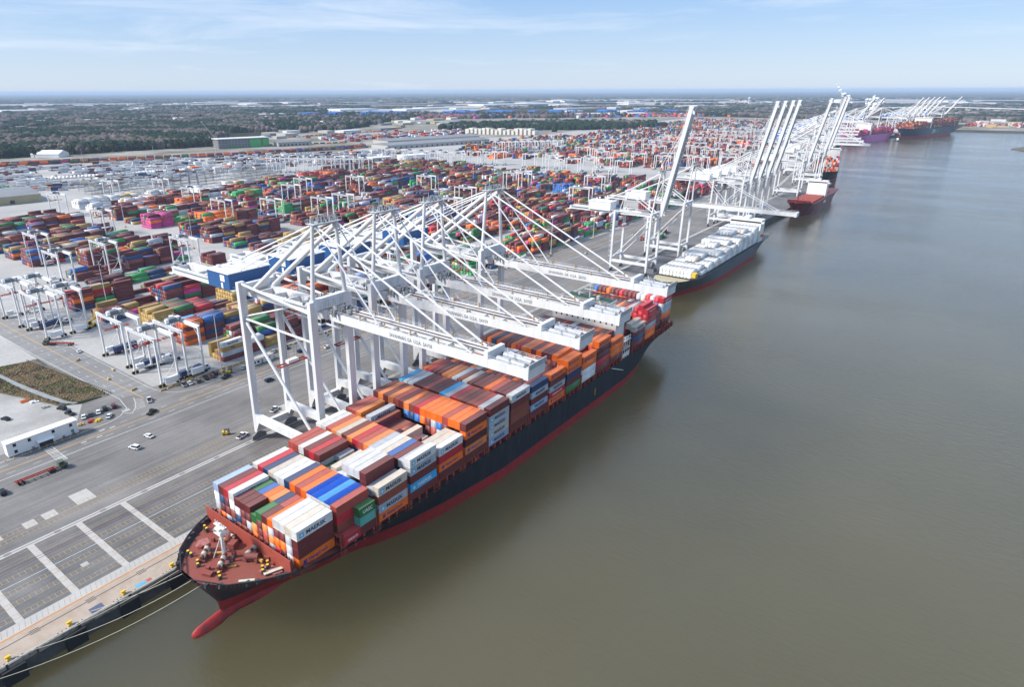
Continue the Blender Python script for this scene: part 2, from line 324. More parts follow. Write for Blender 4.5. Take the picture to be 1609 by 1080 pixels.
# ------------------------------------------------------------------ setting
QUAY = [(-400, 0), (415, 0), (415, 11.5), (1000, 12.5), (1120, 15), (1150, 38), (1185, 56), (1411, 98), (1566, 120), (1820, 136), (2050, 158), (2350, 105), (2620, 15), (2890, -40), (2905, -230), (3050, -1500), (4500, -9000)]
FAR = 90000
poly = QUAY + [(FAR, -FAR), (FAR, FAR), (-400, FAR)]
nq = len(QUAY)
b_ = MB(); b_.add([(x, y, 0) for x, y in poly], [tuple(range(len(poly)))]); 
land = b_.build('land', M['land'], kind='structure')
b_ = MB(); b_.add([(-3000, -FAR, -5.3), (FAR, -FAR, -5.3), (FAR, 12000, -5.3), (-3000, 12000, -5.3)], [(0, 1, 2, 3)]); b_.build('river', M['water'], kind='structure')
b_ = MB()
for (x0, y0), (x1, y1) in zip(QUAY, QUAY[1:]):
    b_.add([(x0,y0,-8),(x1,y1,-8),(x1,y1,-.004),(x0,y0,-.004)], [(0,1,2,3)])
b_.build('quay_wall', M['wall'], kind='structure')
b_ = MB(); rq = random.Random(4)
for k in range(140):
    x = -60+k*3.4; b_.box(x, x+3.4-rq.choice((.02, .02, .5, .9)), -.25-rq.uniform(0, .12), -.01, -1.1-rq.uniform(0, .9), .012)
b_.build('quay_coping', M['cope'], kind='structure')
b_ = MB()
for k in range(29):
    x = 11.4+14.3*k-14.3
    for j in range(7): b_.add([(x-3.4+j*1.0+rq.uniform(-.2, .2), .15, .021), (x-3.1+j*1.0, .15, .021), (x-3.0+j*1.0, .9, .021), (x-3.4+j*1.0, .8, .021)], [(0, 1, 2, 3)])
b_.build('rope_scuff', M['railm'], kind='structure')
def sheet(name, polyp, z, mat): 
    q = MB(); q.add([(x, y, z) for x, y in polyp], [tuple(range(len(polyp)))]); return q.build(name, mat, kind='structure')
quay_in = [(x, y+.02) for x, y in QUAY[:13]]
sheet('yard_pavement', [(160, 117), (1000, 117), (1200, 117), (1411, 117), (1540, 117), (1820, 140), (2050, 162), (2350, 115), (2620, 25), (2885, -30), (3350, 60), (3350, 1050), (2300, 1000), (1900, 950), (1500, 1050), (1000, 1020), (780, 1180), (300, 1330), (-400, 1500), (-400, 600), (80, 230), (95, 204), (113, 207), (122, 150), (123, 117)], .004, M['yardp'])
sheet('apron', [(-400, 12.8), (415, 12.8), (1000, 12.8), (1120, 15.4), (1150, 38.4), (1185, 56.5), (1411, 98.5), (1540, 117), (123, 117), (113.5, 130), (113.2, 133), (100, 133), (88, 112), (-400, 112)], .008, M['apron'])
sheet('lane_asphalt', [(-400, 12.8), (-200, 12.8), (1000, 12.9), (1110, 15), (1110, 44), (-400, 44)], .012, M['lane'])
sheet('quay_apron', [(-400, .02), (415, .02), (415, 8.6), (-400, 8.6)], .016, M['beige'])
sheet('cope_concrete', [(-400, 8.62), (415, 8.62), (415, 12.8), (-400, 12.8)], .012, M['conc'])
b_ = MB(); b_.box(-400, 415, .02, .35, .016, .12); b_.build('quay_kerb', M['conc_light'], kind='structure')
sheet('cable_trench', [(-400, 8.65), (415, 8.65), (415, 9.15), (-400, 9.15)], .02, M['trench'])
sheet('rail_concrete', [(-400, 44.2), (415, 44.2), (1130, 49.6), (1130, 51.4), (415, 46.3), (-400, 46.3)], .016, M['conc_light'])
b_ = MB()
for y, hw in ((45.25, .14), (6.3, .14)): b_.quad(-400, 415, y-hw, y+hw, .024)
for xx in np.arange(-60, 415, 14.2):
    for dy in (-.55, .35): b_.quad(xx, xx+2.0, 45.25+dy, 45.25+dy+.22, .024); b_.quad(xx+7, xx+9.4, 6.3+dy*1.4, 6.3+dy*1.4+.28, .024)
b_.build('crane_rail', M['railm'], kind='structure')
b_ = MB()
for y in (36.1, 37.3): b_.quad(-400, 415, y-.12, y+.12, .02)
b_.build('train_rail', M['redrail'], kind='structure')
b_ = MB()
for x in (18.2, 32.3, 46.3, 60.5, 74.9): b_.quad(x-.95, x+1.0, 12.7, 44.3, .018)
b_.quad(64.9, 71.1, 54.9, 62.9, .018); b_.quad(54.6, 58.8, 54.5, 58.8, .018); b_.quad(48.8, 52.4, 54.2, 58.4, .018); b_.quad(38.5, 42.4, 54.1, 57.6, .018)
b_.quad(150, 158, 55, 62, .018); b_.quad(52, 54, 21.5, 23.5, .022)
b_.build('concrete_patch', M['conc_light'], kind='structure')
b_ = MB()   # worn yellow ladder markings between the crane rails
for y0, y1 in ((31.6, 33.6), (25.4, 27.4), (20.0, 22.0), (14.6, 16.6), (51, 53), (54.6, 56.6)):
    for y in (y0, y1): b_.quad(-60, 415, y-.07, y+.07, .022)
    for xx in np.arange(-60, 415, 1.55): b_.add([(xx-.07,y0,.026),(xx+.07,y0,.026),(xx+.07,y1,.026),(xx-.07,y1,.026)], [(0,1,2,3)])
for y in (42.6, 40.0, 38.6): b_.quad(-60, 415, y-.07, y+.07, .022)
for xx in np.arange(-60, 415, 1.4): b_.add([(xx,9.5,.022),(xx+.12,9.5,.022),(xx+.9,12.4,.022),(xx+.78,12.4,.022)], [(0,1,2,3)])
b_.build('lane_marking', M['pylight'], kind='structure')
b_ = MB()
b_.quad(-60, 900, 98.4, 98.75, .022)
b_.strip([(118.2, 330), (118.8, 180), (119.2, 150), (120.2, 117)], .35, .022)
b_.quad(130, 900, 103.6, 103.9, .022)
b_.build('yellow_line', M['pyel'], kind='structure')
b_ = MB(); b_.quad(-60, 900, 92.0, 92.25, .022); b_.quad(-60, 415, 29.4, 29.6, .022)
b_.quad(-400, 86, 105.7, 105.9, .022)
b_.strip([(109.5, 330), (110.2, 211), (111.6, 160), (112.4, 137), (112.8, 125), (110.5, 113.5), (105.2, 108.2), (99.6, 106), (86, 105.7)], .25, .022)
b_.strip([(127.4, 330), (127.6, 166), (127.3, 128), (127.9, 121), (130.5, 114), (135, 109.5), (142, 107.6), (200, 107.2), (900, 107.2)], .22, .022)
for i, (a_, c_) in enumerate(zip([(117.5, 121.3), (115.3, 115), (112.9, 110.4), (109.5, 106.6)], [(115.3, 115), (112.9, 110.4), (109.5, 106.6), (107.4, 109.3)])): b_.strip([a_, c_], .25, .022)
for i in range(9):
    t = i/9; b_.strip([(116.6-t*6.2, 119-t*11.6), (119.6-t*3.4, 116.8-t*9.6)], .22, .022)
for i in range(6):
    b_.quad(107.6+i*.55, 107.9+i*.55, 110.2, 112.6, .022)
for i in range(11): b_.strip([(73.2, 103.6-i*1.35), (75.9, 103.2-i*1.35)], .4, .022)
b_.strip([(73.0, 104), (72.6, 89.3)], .2, .03); b_.strip([(75.9, 103.6), (75.6, 89)], .2, .03)
for k in range(60):
    b_.quad(-60+k*9, -57+k*9, 95.2, 95.38, .022); b_.quad(-60+k*9, -57+k*9, 101.9, 102.08, .022)
    if k < 24: b_.quad(115, 115.2, 125+k*9, 128+k*9, .022); b_.quad(123, 123.2, 125+k*9, 128+k*9, .022)
for dx, dy in ((97, 100.4), (90, 96.6), (84, 96.8), (93, 101)): b_.quad(dx, dx+2.2, dy, dy+.5, .026)
b_.build('white_line', M['pwhite'], kind='structure')
# road to the yard, the gravel lot, the ditch
sheet('yard_road', [(109, 133.2), (113, 134), (113.2, 130), (123, 117.05), (160, 117.05), (140, 122), (129, 126), (128.5, 340), (112, 340), (109, 208)], .012, M['road'])
sheet('gravel_lot', [(-400, 112), (88, 112), (100, 133), (92.3, 139), (80, 190), (78, 230), (-400, 560)], .012, M['gravel'])
sheet('verge', [(113, 133.4), (92.5, 139), (80, 178), (79, 214), (104.5, 207), (108, 207)], .02, M['scrub'])
sheet('ditch_water', [(99.5, 135.6), (97, 141), (94.8, 153), (93, 165), (91, 180), (90, 192), (89, 203), (87, 203), (88.3, 190), (89, 178), (90.6, 164), (92.5, 152), (95, 141), (97.5, 136)], .03, M['ditchm'])
sheet('open_ground', [(3350, -60), (2900, -45), (2908, -300), (3100, -1500), (3600, -1500), (3600, 1500), (2600, 2900), (1300, 1650), (1050, 1450), (500, 1480), (-400, 1900), (-400, 1500), (300, 1330), (780, 1180), (1000, 1020), (1500, 1050), (1900, 950), (2300, 1000), (3350, 1050)], .008, M['mixed'])

# ------------------------------------------------------------------ ships: hull loft
def lerp_tab(tab, x):
    if x <= tab[0][0]: return tab[0][1]
    for (a, b_), (c, d) in zip(tab, tab[1:]):
        if x <= c: return b_+(d-b_)*(x-a)/(c-a)
    return tab[-1][1]
def hull(ship, deck_tab, wl_tab, zd_tab, zb_tab, stem, stern, L, mats, n=70):
    """deck_tab / wl_tab: half breadth against distance from the stem; local x = 0 at the bow tip, y = 0 on the centre line"""
    us = [0]+[L*((i/n)**1.5) for i in range(1, n+1)]
    def pt(u, z, side):
        zt = lerp_tab(zd_tab, u); t = max(0, min(1, (z+5.3)/(zt+5.3)))
        f = u/L; xs = lerp_tab(stem, z); xe = lerp_tab(stern, z); x = xs+(xe-xs)*f; d = u
        h = lerp_tab(wl_tab, d)+(lerp_tab(deck_tab, d)-lerp_tab(wl_tab, d))*t**1.35
        return (x, side*h, z)
    for nm, lo, hi, mt in (('hull', 'b', 'd', mats[0]), ('boot_top', 'k', 'b', mats[1])):
        q = MB(); K = 7
        for side in (1, -1):
            grid = []
            for u in us:
                zt = lerp_tab(zd_tab, u); zb = lerp_tab(zb_tab, u)
                z0, z1 = (zb, zt) if nm == 'hull' else (-7.5, zb)
                grid.append([pt(u, z0+(z1-z0)*k/K, side) for k in range(K+1)])
            o = len(q.v); q.v.extend([p for row in grid for p in row])
            for i in range(len(us)-1):
                for k in range(K):
                    a = o+i*(K+1)+k; f = (a, a+K+1, a+K+2, a+1); q.f.append(f if side < 0 else f[::-1]); q.c.append(None)
            if side == 1: ends = grid
            else:
                oo = len(q.v); q.v.extend(ends[-1]+grid[-1])
                for k in range(K): q.f.append((oo+k, oo+k+1, oo+K+2+k, oo+K+1+k)); q.c.append(None)
        ob = q.build(nm, mt, ship)
        for p in ob.data.polygons: p.use_smooth = True
    def deck(name, u0, u1, dz, mt, inset=.25, m=24):
        q = MB(); vs = []; xs = [u0+(u1-u0)*i/m for i in range(m+1)]
        L_ = []
        for u in xs:
            z = lerp_tab(zd_tab, u)-dz; p = pt(u, z, 1); L_.append((p[0], max(.05, p[1]-inset), z))
        for (a, h, z), (a2, h2, z2) in zip(L_, L_[1:]): q.add([(a,-h,z),(a2,-h2,z2),(a2,h2,z2),(a,h,z)], [(0,1,2,3)])
        return q.build(name, mt, ship)
    def rail(name, u0, u1, w_, mt, m=60):
        q = MB()
        for side in (1, -1):
            pr_ = None
            for i in range(m+1):
                u = u0+(u1-u0)*i/m; z = lerp_tab(zd_tab, u); p = Vector(pt(u, z, side)); 
                if pr_ is not None: q.beam(pr_, p, w_, .18)
                pr_ = p
        return q.build(name, mt, ship)
    return pt, deck, rail

C_ = {'M': (.15,.026,.026), 'K': (.27,.065,.042), 'S': (.43,.075,.055), 'R': (.50,.022,.035), 'O': (.86,.165,.012), 'T': (.78,.24,.06), 'W': (.66,.66,.65),
      'G': (.42,.45,.49), 'C': (.62,.55,.46), 'N': (.014,.05,.14), 'B': (.03,.14,.42), 'L': (.03,.38,.70), 'l': (.33,.44,.62), 'U': (.0,.07,.46), 'g': (.03,.17,.05),
      'E': (.025,.30,.08), 't': (.13,.42,.36), 'Y': (.40,.26,.075), 'P': (.50,.04,.22), 'D': (.10,.015,.02)}
CN = {'M': 'maroon', 'K': 'red-brown', 'S': 'faded red', 'R': 'bright red', 'O': 'orange', 'T': 'light orange', 'W': 'white', 'G': 'grey', 'C': 'rusty cream', 'N': 'navy blue',
      'B': 'blue', 'L': 'light blue', 'l': 'pale blue', 'U': 'blue-topped', 'g': 'dark green', 'E': 'bright green', 't': 'teal', 'Y': 'mustard yellow', 'P': 'magenta pink', 'D': 'dark maroon'}
ORD = ['first','second','third','fourth','fifth','sixth','seventh','eighth','ninth','tenth','eleventh','twelfth','thirteenth','fourteenth','fifteenth','sixteenth','seventeenth','eighteenth','nineteenth','twentieth']
# records: dict(x,y,z,L,h,c,text,label,group, expo)
CONT = []
def add_cont(x, y, z, L, h, c, label, group, text=None, tarp=False, expo=None, area=0):
    CONT.append(dict(x=x, y=y, z=z, L=L, h=h, c=c, label=label, group=group, text=text, tarp=tarp, expo=expo))

W_ = 2.44
def cell_stacks(stacks, group, labeler):
    """stacks: {(bay, row, half): (x, y, z0, L, [ (h, colour, text, tarp) bottom..top ])}; keeps every container with an exposed face"""
    for key, (x, y, z0, L, col) in stacks.items():
        z = z0; n = len(col)
        for ti, (h, c, text, tarp) in enumerate(col):
            zt = z+h; ex = []
            def top_of(k):
                s = stacks.get(k)
                return s[2]+sum(a[0] for a in s[4]) if s else -1e9
            bay, row, half = key
            if ti == n-1: ex.append('top')
            def nb(dr):
                a = [top_of((bay, row+dr, hh)) for hh in ('', 'a', 'b')]
                if half == '': return min([v for v in (a[0], ) if v > -1e8] or [min(a[1], a[2])])
                return max(a[0], top_of((bay, row+dr, half)))
            if nb(-1) < zt-.3: ex.append('land')
            if nb(1) < zt-.3: ex.append('sea')
            def fb(dbay, hs): return max(top_of((bay+dbay, row, hh)) for hh in hs)
            if half == 'b': f = top_of((bay, row, 'a'))
            else: f = fb(-1, ('', 'b'))
            if f < zt-.3: ex.append('front')
            if half == 'a': f = top_of((bay, row, 'b'))
            else: f = fb(1, ('', 'a'))
            if f < zt-.3: ex.append('back')
            if ex: add_cont(x, y, z, L, h, c, labeler(key, ti, n, c, text, L), group, text, tarp, ex)
            z = zt
# ---------------------------------------------------------------- ship 1
ship1 = thing('container_ship', (61, -22.4, 0), 'long black container ship with red waterline moored nearest, under four cranes', 'container ship')
sheer1 = [(0, 14.4), (14, 14.0), (22, 13.4), (30, 12.0), (40, 11.0), (60, 10.5), (120, 10.1), (240, 9.5), (285, 9.4)]
pt1, deck1, rail1 = hull(ship1,
    [(0,.3),(.5,5),(1.4,6.6),(3,8.6),(5,11.2),(8,13.8),(11,16),(16,18.8),(21,20.8),(27,21.4),(268,21.4),(280,20.2)],
    [(0,.25),(8,.4),(14,.9),(23,2.4),(31,5.1),(44,7.5),(52,10.8),(61,13.9),(77,17.4),(96,19.6),(112,21.2),(222,21.0),(245,18),(262,11),(276,3),(280,1)],
    sheer1, [(0, 1.6), (20, 1.2), (60, .2), (110, -1.0), (200, -1.6), (280, -1.6)],
    [(-7.5, 8.5), (-5.3, 7.6), (-1.5, 7.9), (1, 7.4), (14.4, 0)], [(-7.5, 268), (-5.3, 272), (0, 276), (4, 279), (9.4, 280.5)], 280, (M['hull_navy'], M['boot']))
deck1('forecastle_deck', .8, 22, 1.3, M['rust']); deck1('main_deck', 21.5, 279.5, .35, M['hatch'])
rail1('gunwale', 0.2, 279.5, .35, M['hull_navy'])
q = MB()
for i, (x, r_) in enumerate([(-.9, .4), (-.5, 1.5), (.8, 2.3), (3, 2.7), (6, 2.6), (9, 2.3), (14, 1.6)]): pass
bl = [(-1.1, .05, -5.0), (-.9, .6, -5.0), (-.3, 1.15, -5.0), (1.0, 1.6, -5.0), (3.5, 1.8, -4.9), (6.5, 1.8, -4.5), (9, 1.6, -4.0), (13, 1.6, -3.9), (18, 2.0, -4.7), (26, 3.0, -6.6)]
K = 16
for (x, r_, z) in bl: q.v.extend([(x, r_*math.cos(2*math.pi*i/K)*(1-.45*max(0, math.sin(2*math.pi*i/K))), z+1.12*r_*math.sin(2*math.pi*i/K)) for i in range(K)])
for j in range(len(bl)-1):
    for i in range(K): q.f.append((j*K+i, j*K+(i+1) % K, (j+1)*K+(i+1) % K, (j+1)*K+i)); q.c.append(None)
o = q.build('bulbous_bow', M['boot'], ship1)
for p in o.data.polygons: p.use_smooth = True
q = MB()   # breakwater with its stiffened, swept wings
q.box(18.4, 18.75, -19.3, 19.3, 11.8, 17)
for y in np.arange(-18, 18.1, 2.25): q.box(18.8, 20.0, y-.1, y+.1, 12, 16.2)
q.build('breakwater', M['breakwater'], ship1)
q = MB(); q.tube((11.5, 0, 13.0), (11.5, 0, 24.0), .55, 10, .32)
for dy in (-2.2, 2.2): q.tube((9.5, dy, 13), (11.5, 0, 20.5), .12, 6)
for z in (15, 17, 19): q.tube((11.5, 0, z), (13.8, 1.3, 13), .06, 5)
q.box(10.3, 12.7, -1.6, 1.6, 21.0, 21.2); q.box(10.9, 12.1, -2.2, 2.2, 23.2, 23.35)
for y in (-1.6, 1.6): q.box(10.3, 12.7, y-.04, y+.04, 21.2, 22.2)
for y in (-2, -1, 1, 2): q.tube((11.5, y, 23.3), (11.5, y, 24.3), .12, 6)
q.box(10.4, 12.4, -1.0, 1.0, 22.2, 22.9)
q.build('foremast', M['ship_white'], ship1)
for (x, y, rz) in ((8.5, 4.6, .9), (9.0, -2.4, .9), (17, 5.6, 0), (16.4, -4.6, 1.3)):
    q = MB(); c, s_ = math.cos(rz), math.sin(rz)
    for k in range(4):
        t = -2.4+k*1.6; q.tube((x+t*s_-.0, y+t*c, 14.2), (x+(t+.9)*s_, y+(t+.9)*c, 14.2), .62 if k % 2 else .45, 10)
    q.cbox(x, y, 13.0, 1.8, 5.6, .55, -rz); q.cbox(x+1.3*c, y-1.3*s_, 13, .9, 1.6, 1.3, -rz)
    wch = q.build('mooring_winch', M['hatch'], ship1)
    MB().tube((x-1.3*s_, y-1.3*c, 14.2), (x-.2*s_, y-.2*c, 14.2), .72, 12).build('rope_drum', M['rope'], wch); MB().tube((x+1.0*s_, y+1.0*c, 14.2), (x+1.9*s_, y+1.9*c, 14.2), .72, 12).build('rope_drum', M['rope'], wch)
for (x, y, rz) in ((6.1, 8.2, 0), (5.3, 2.9, .5), (6.2, -5.7, .4), (14.6, -12.5, .6), (16.6, -11.9, .6), (14.9, 14.6, .2)):
    q = MB(); tp = MB()
    for k in (-.75, .75):
        bx, by = x+k*math.sin(rz), y+k*math.cos(rz); q.tube((bx, by, 13), (bx, by, 14.0), .34, 8)
    q.cbox(x, y, 12.98, .9, 2.4, .2, -rz); bo = q.build('bollard', M['dgrey'], ship1)
    for k in (-.75, .75): MB().tube((x+k*math.sin(rz), y+k*math.cos(rz), 14.0), (x+k*math.sin(rz), y+k*math.cos(rz), 14.2), .38, 8).build('bollard_cap', M['yellow'], bo)
q = MB()
for (x, y, sx, sy, sz) in ((15.5, 2.2, 2.4, 2.0, 1.6), (12.8, 4.2, 1.2, 1.4, 1.0), (4.9, -2.5, 1.6, 2.6, .9), (13.4, -1.6, .9, .9, 1.6), (9.6, 8.6, 1.0, 1.2, .8), (16.0, -8, 1.3, .8, .9), (13.5, 8.6, .8, .8, 1.1), (18, -9.7, .5, 1.6, 1.2), (6.0, -.9, .9, .9, 1.1)):
    MB().cbox(x, y, 12.9, sx, sy, sz, .4).build('deck_locker', M['rust'], ship1)
for a_ in ((16.2, -7.4, 12.95, .6, 4.6, .8, .2), (11.0, 3.0, 12.95, .5, 3, .5, .8), (10.4, -4.6, 12.95, .5, 2.6, .5, .8), (15.2, 5.4, 13.9, .5, 3.4, .5, .8)): MB().cbox(*a_).build('chain_cover', M['pyel'], ship1)
for side in (1, -1):
    for u in np.arange(.5, 20, .75):
        q = MB(); p = pt1(u, lerp_tab(sheer1, u)-.1, side); y = p[1]-side*.3; q.beam((p[0], y-side*.25, p[2]-1.2), (p[0], y, p[2]+.1), .16, .3); q.build('bulwark_stay', M['hatch'], ship1)
    for u in (2.0, 4.2, 9, 11, 15.5, 17, 19):
        q = MB(); p = pt1(u, lerp_tab(sheer1, u), side); q.cbox(p[0], p[1]-side*.7, p[2]-1.25, 1.2, .9, 1.15, 0); q.build('fairlead', M['dgrey'], ship1)
for x, y in ((12.6, 2.6), (13.4, 4.2), (9.6, 3.9), (10.2, -4.2), (12.3, -3.0)):
    q = MB(); q.tube((x, y, 13), (x, y, 14.2), .28, 10); q.tube((x, y, 14.2), (x, y, 14.7), .55, 10, .2); q.build('vent_cowl', M['dgrey'], ship1)
q = MB(); q.tube((14.6, 3.6, 14), (17.4, 6.0, 14.1), .95, 12); q.cbox(16, 5, 13, 3.6, 1.5, 1.2, .7); q.build('anchor_windlass', M['hatch'], ship1)
q = MB(); q.tube((14.6, -5.2, 14), (16.6, -8.0, 14.1), .95, 12); q.cbox(15.6, -6.6, 13, 3.4, 1.5, 1.2, -.9); q.build('anchor_windlass', M['hatch'], ship1)
M['worn'] = plain('worn_deck_paint', (.40, .17, .15), .7, .3, 1.6, dirtcol=(.24, .06, .045))
for P_ in ([(7.4, 7.2), (8.8, 10.6), (11.2, 12.2), (13.4, 11.4), (12.6, 8.8), (10.2, 7.2)], [(13.8, -11.6), (17.6, -10.6), (17.9, -16.6), (15.6, -15.8)]):
    q = MB(); q.add([(x, y, 12.86) for x, y in P_], [tuple(range(len(P_)))]); q.build('worn_patch', M['worn'], ship1)
q = MB(); q.cbox(2.2+14, -14.8, 13.1, 5, 1.0, .25, -.35); q.cbox(9.6, -12.6, 13.1, 4.0, .8, .4, -.75); q.build('coiled_hawser', M['rope'], ship1)
BAYX = [82.5+13.65*i for i in range(14)]+[285.0, 298.6, 312.0, 325.4]
q = MB(); qp = MB()
for i, bx in enumerate(BAYX):
    lx = bx-61; z = 10.1 if i < 3 else 9.6
    q.box(lx+.1, lx+12.1, -18.6, 18.6, z-.4, 12.3)
    for side in (-1, 1):
        for k in (.5, 4.3, 7.7, 11.5):
            if i == 0: continue
            qp.box(lx+k-.35, lx+k+.35, side*20.6-.6, side*20.6+.6, z-.3, 12.35)
        if i: qp.box(lx, lx+12.1, side*20.9-.12, side*20.9+.12, 11.9, 12.3)
q.build('hatch_cover', M['hatch'], ship1); qp.build('stack_pedestal', M['breakwater'], ship1)
gaps = [(a+12.25-61, b_-.05-61) for a, b_ in zip(BAYX[:-1], BAYX[1:]) if b_-a < 15]+[(BAYX[13]+12.3-61, BAYX[13]+13.4-61), (283.6-61, 284.8-61)]
for (g0, g1) in gaps:
    q = MB(); gm = (g0+g1)/2; hh = 15.6
    for y in np.arange(-21, 21.1, 2.52): q.box(gm-.45, gm-.25, y-.12, y+.12, 9.4, hh); q.box(gm+.25, gm+.45, y-.12, y+.12, 9.4, hh)
    for z in (12.6, 15.5): q.box(gm-.5, gm+.5, -21.3, 21.3, z, z+.15)
    for s_ in (-1, 1):
        for z in (10.6, 12.1, 13.6, 15.0, 16.4): q.box(gm-.55, gm+.55, s_*21.1-.1, s_*21.1+.1, z, z+.2)
        q.box(gm-.6, gm-.35, s_*21.2-.2, s_*21.2+.2, 9.4, 16.6); q.box(gm+.35, gm+.6, s_*21.2-.2, s_*21.2+.2, 9.4, 16.6)
    q.build('lashing_bridge', M['breakwater'], ship1)
# accommodation island
house = MB(); hx0 = 272.6-61
house.box(hx0, hx0+9.5, -17, 17, 9.3, 33.0); house.box(hx0-.3, hx0+6, -21.2, 21.2, 32.8, 33.2)
for s_ in (-1, 1):
    house.yzprism([(s_*17, 25), (s_*17, 33), (s_*21, 33), (s_*21, 31.5)], hx0+1, hx0+5.5)
    house.box(hx0-.3, hx0+.0, min(s_*8, s_*21.4), max(s_*8, s_*21.4), 33.2, 34.3); house.box(hx0-.3, hx0+6, s_*21.3-.1, s_*21.3+.1, 33.2, 34.3)
house.box(hx0+.2, hx0+9, -12, 12, 33.2, 36.0)
for k in range(5): house.box(hx0-.15, hx0, -17.2, 17.2, 13+4*k, 13.15+4*k)
a = house.build('superstructure', M['ship_white'], ship1)
q = MB(); q.box(hx0+.1, hx0+.18, -11.7, 11.7, 34.1, 35.3)
for y in np.arange(-15, 15.1, 3):
    for k in range(5): q.box(hx0-.06, hx0+.02, y-.35, y+.35, 14.3+4*k-.1, 15.3+4*k)
q.build('window', M['glass'], a)
q = MB()
for y in np.arange(-11.7, 11.8, 1.3): q.box(hx0+.02, hx0+.2, y-.12, y+.12, 34.0, 35.4)
q.box(hx0-.6, hx0+9, -12.6, 12.6, 36.0, 36.2); q.build('bridge_eave', M['ship_white'], a)
q = MB(); q.box(hx0-.1, hx0+8.6, -12.2, 12.2, 36.2, 36.3); q.box(hx0+.1, hx0+5.8, -21, -12.1, 33.2, 33.26); q.box(hx0+.1, hx0+5.8, 12.1, 21, 33.2, 33.26); q.build('bridge_roof', M['green_deck'], a)
q = MB()
for y in np.arange(-12.4, 12.5, 1.2): q.box(hx0-.5, hx0-.45, y-.03, y+.03, 36.2, 37.3)
q.box(hx0-.5, hx0-.45, -12.5, 12.5, 37.2, 37.3); q.box(hx0-.5, hx0-.45, -12.5, 12.5, 36.7, 36.76); q.build('handrail', M['ship_white'], a)
q = MB(); q.box(hx0-.62, hx0-.55, -12.6, 12.6, 35.9, 36.2); q.build('trim_stripe', M['orange'], a)
q = MB(); q.tube((hx0+5, 0, 36.2), (hx0+5, 0, 44), .4, 8, .2); q.box(hx0+4.6, hx0+5.4, -3, 3, 40, 40.25); q.box(hx0+4.2, hx0+4.5, -1.6, 1.6, 42, 42.3); q.tube((hx0+4, -5, 36.2), (hx0+4, -5, 38), .9, 10); q.tube((hx0+6, 6, 36.2), (hx0+6, 6, 37.8), .6, 10)
q.build('radar_mast', M['ship_white'], a)
q = MB(); q.box(hx0+10, hx0+12.2, -6, 6, 9.3, 30); fn = q.build('funnel', M['ship_white'], ship1)
q = MB(); q.box(hx0+9.9, hx0+12.3, -6.1, 6.1, 27.5, 30.4); q.build('funnel_band', M['blue'], fn)
q = MB()
for x in (0.5, 3, 5.5, 8): q.beam((hx0+x, -17, 18), (hx0+x, -21.4, 21), .35, .35); q.beam((hx0+x, -21.2, 10), (hx0+x, -21.2, 21), .3, .3)
q.box(hx0, hx0+9, -21.4, -17, 14.8, 15); q.box(hx0, hx0+9, -21.4, -17, 18.8, 19); q.box(hx0+.5, hx0+8, -21.5, -21.2, 11, 13)
q.build('boat_davit', M['ship_white'], ship1)
q = MB(); q.tube((hx0+1.2, -19.4, 17), (hx0+7.8, -19.4, 17), 1.3, 10, .9); q.build('lifeboat', M['orange'], ship1)
q = MB(); p_ = [(hx0-11, -21.9), (hx0+6, -21.9)]; q.beam((hx0-11, -21.9, 9.8), (hx0+1, -21.9, 5), 1, .3); q.build('gangway', M['ship_white'], ship1)
q = MB(); q.box(185, 186.2, -21.5, -21.42, 2.0, 2.2); q.box(185, 186.2, -21.5, -21.42, 4.8, 5.0); q.box(185, 185.15, -21.5, -21.42, 2, 5); q.box(186.05, 186.2, -21.5, -21.42, 2, 5); q.box(185, 186.2, -21.5, -21.42, 3.4, 3.6); q.build('pilot_mark', M['yellow'], ship1)

TOK = [
 "- l4 M4 R4 W4 M4s|g4s M4s|B4s M4s|O4s g3|T4s g4s|N4s M4s|S4s O4s W4 W4 C4 W4 -",
 "- W4 R4 N4 C4 W4 W4 N4 O4 S4 O4 W4u W4u W4u W4u S4 R1|g3",
 "- S5s S5s W5s M5s R5s M5s g3|G4s g3 C4 W4s W5 W5 W5 M5 G4s C4",
 "W5s W5s S5s T5s C5s M5s T5s R5s S5s T5s G5s W5s C5s B5s M5s G5s W5",
 "S5s S5s T5s K4 G5s K4 M3 K3 M3|K3 C3 W2 M3|M2 G2|B2 B2 C4 C4 W4",
 "M5 T5 M5 T5 S5 M5 T5|O5 K5 R5 O5 O5 O5 O5 S5 O5 O5 M5",
 "L5 G5 W5 M5 M5 S5 M5 M5 L5 G5 R5 K5 M5 K5 S5 W5 M5",
 "O5 R5 M5 M5 T5 T5 W5 K5 C5 M5 M5 M5 O5 S5 M5 M5 W5",
 "M5s O5s M5s R5s M5s T5s G5s M5s O5s M5s K5s S5s M5s O5s M5s S5s N5s",
 "T4 O4 S4 G4 M4 O4 S4 W5 M5 S4 O4 T4 O4 G4 M4 M4 O5s",
 "M6s O6s N6s O6s M6s M6s O6s R6s T6s O6s M6s O6s M6s M6s O6s O5 O5",
 "M4 S4 M4 W4 M4 M4 K4 M4 S4 M4 O4 B4 O4 S4 M4 O4s O4",
 "S5 T5 G5 M5 K5 M5 G5 W5 M5 M5 B5 O5 T5 S5 M5 O5 O5",
 "M4 M4 K4 M4 M4 R4 M4 W4 M4 M4 M4 S4 O4 M4 M4 O3 O4s",
 "g5 O5 M5 K5 T4 M4 R4 M5 M4 B4 M5 R5 S4 M4 R3 C4 C4s",
 "C5 M5 K5 T5 O5 M5 M5 R5 M5 M5 T5 M5 S5 G6s R6s R6 R6s",
 "M4 M4 g4 M4 M4 S4 M4 M4 M4 W4 M4 M4 M4 M4 C4 M3 -",
 "B5 M5 M5 O5 M5 M5 R5 M5 M5 M5 G5 W5 R5 G5 R5 R5 -"]
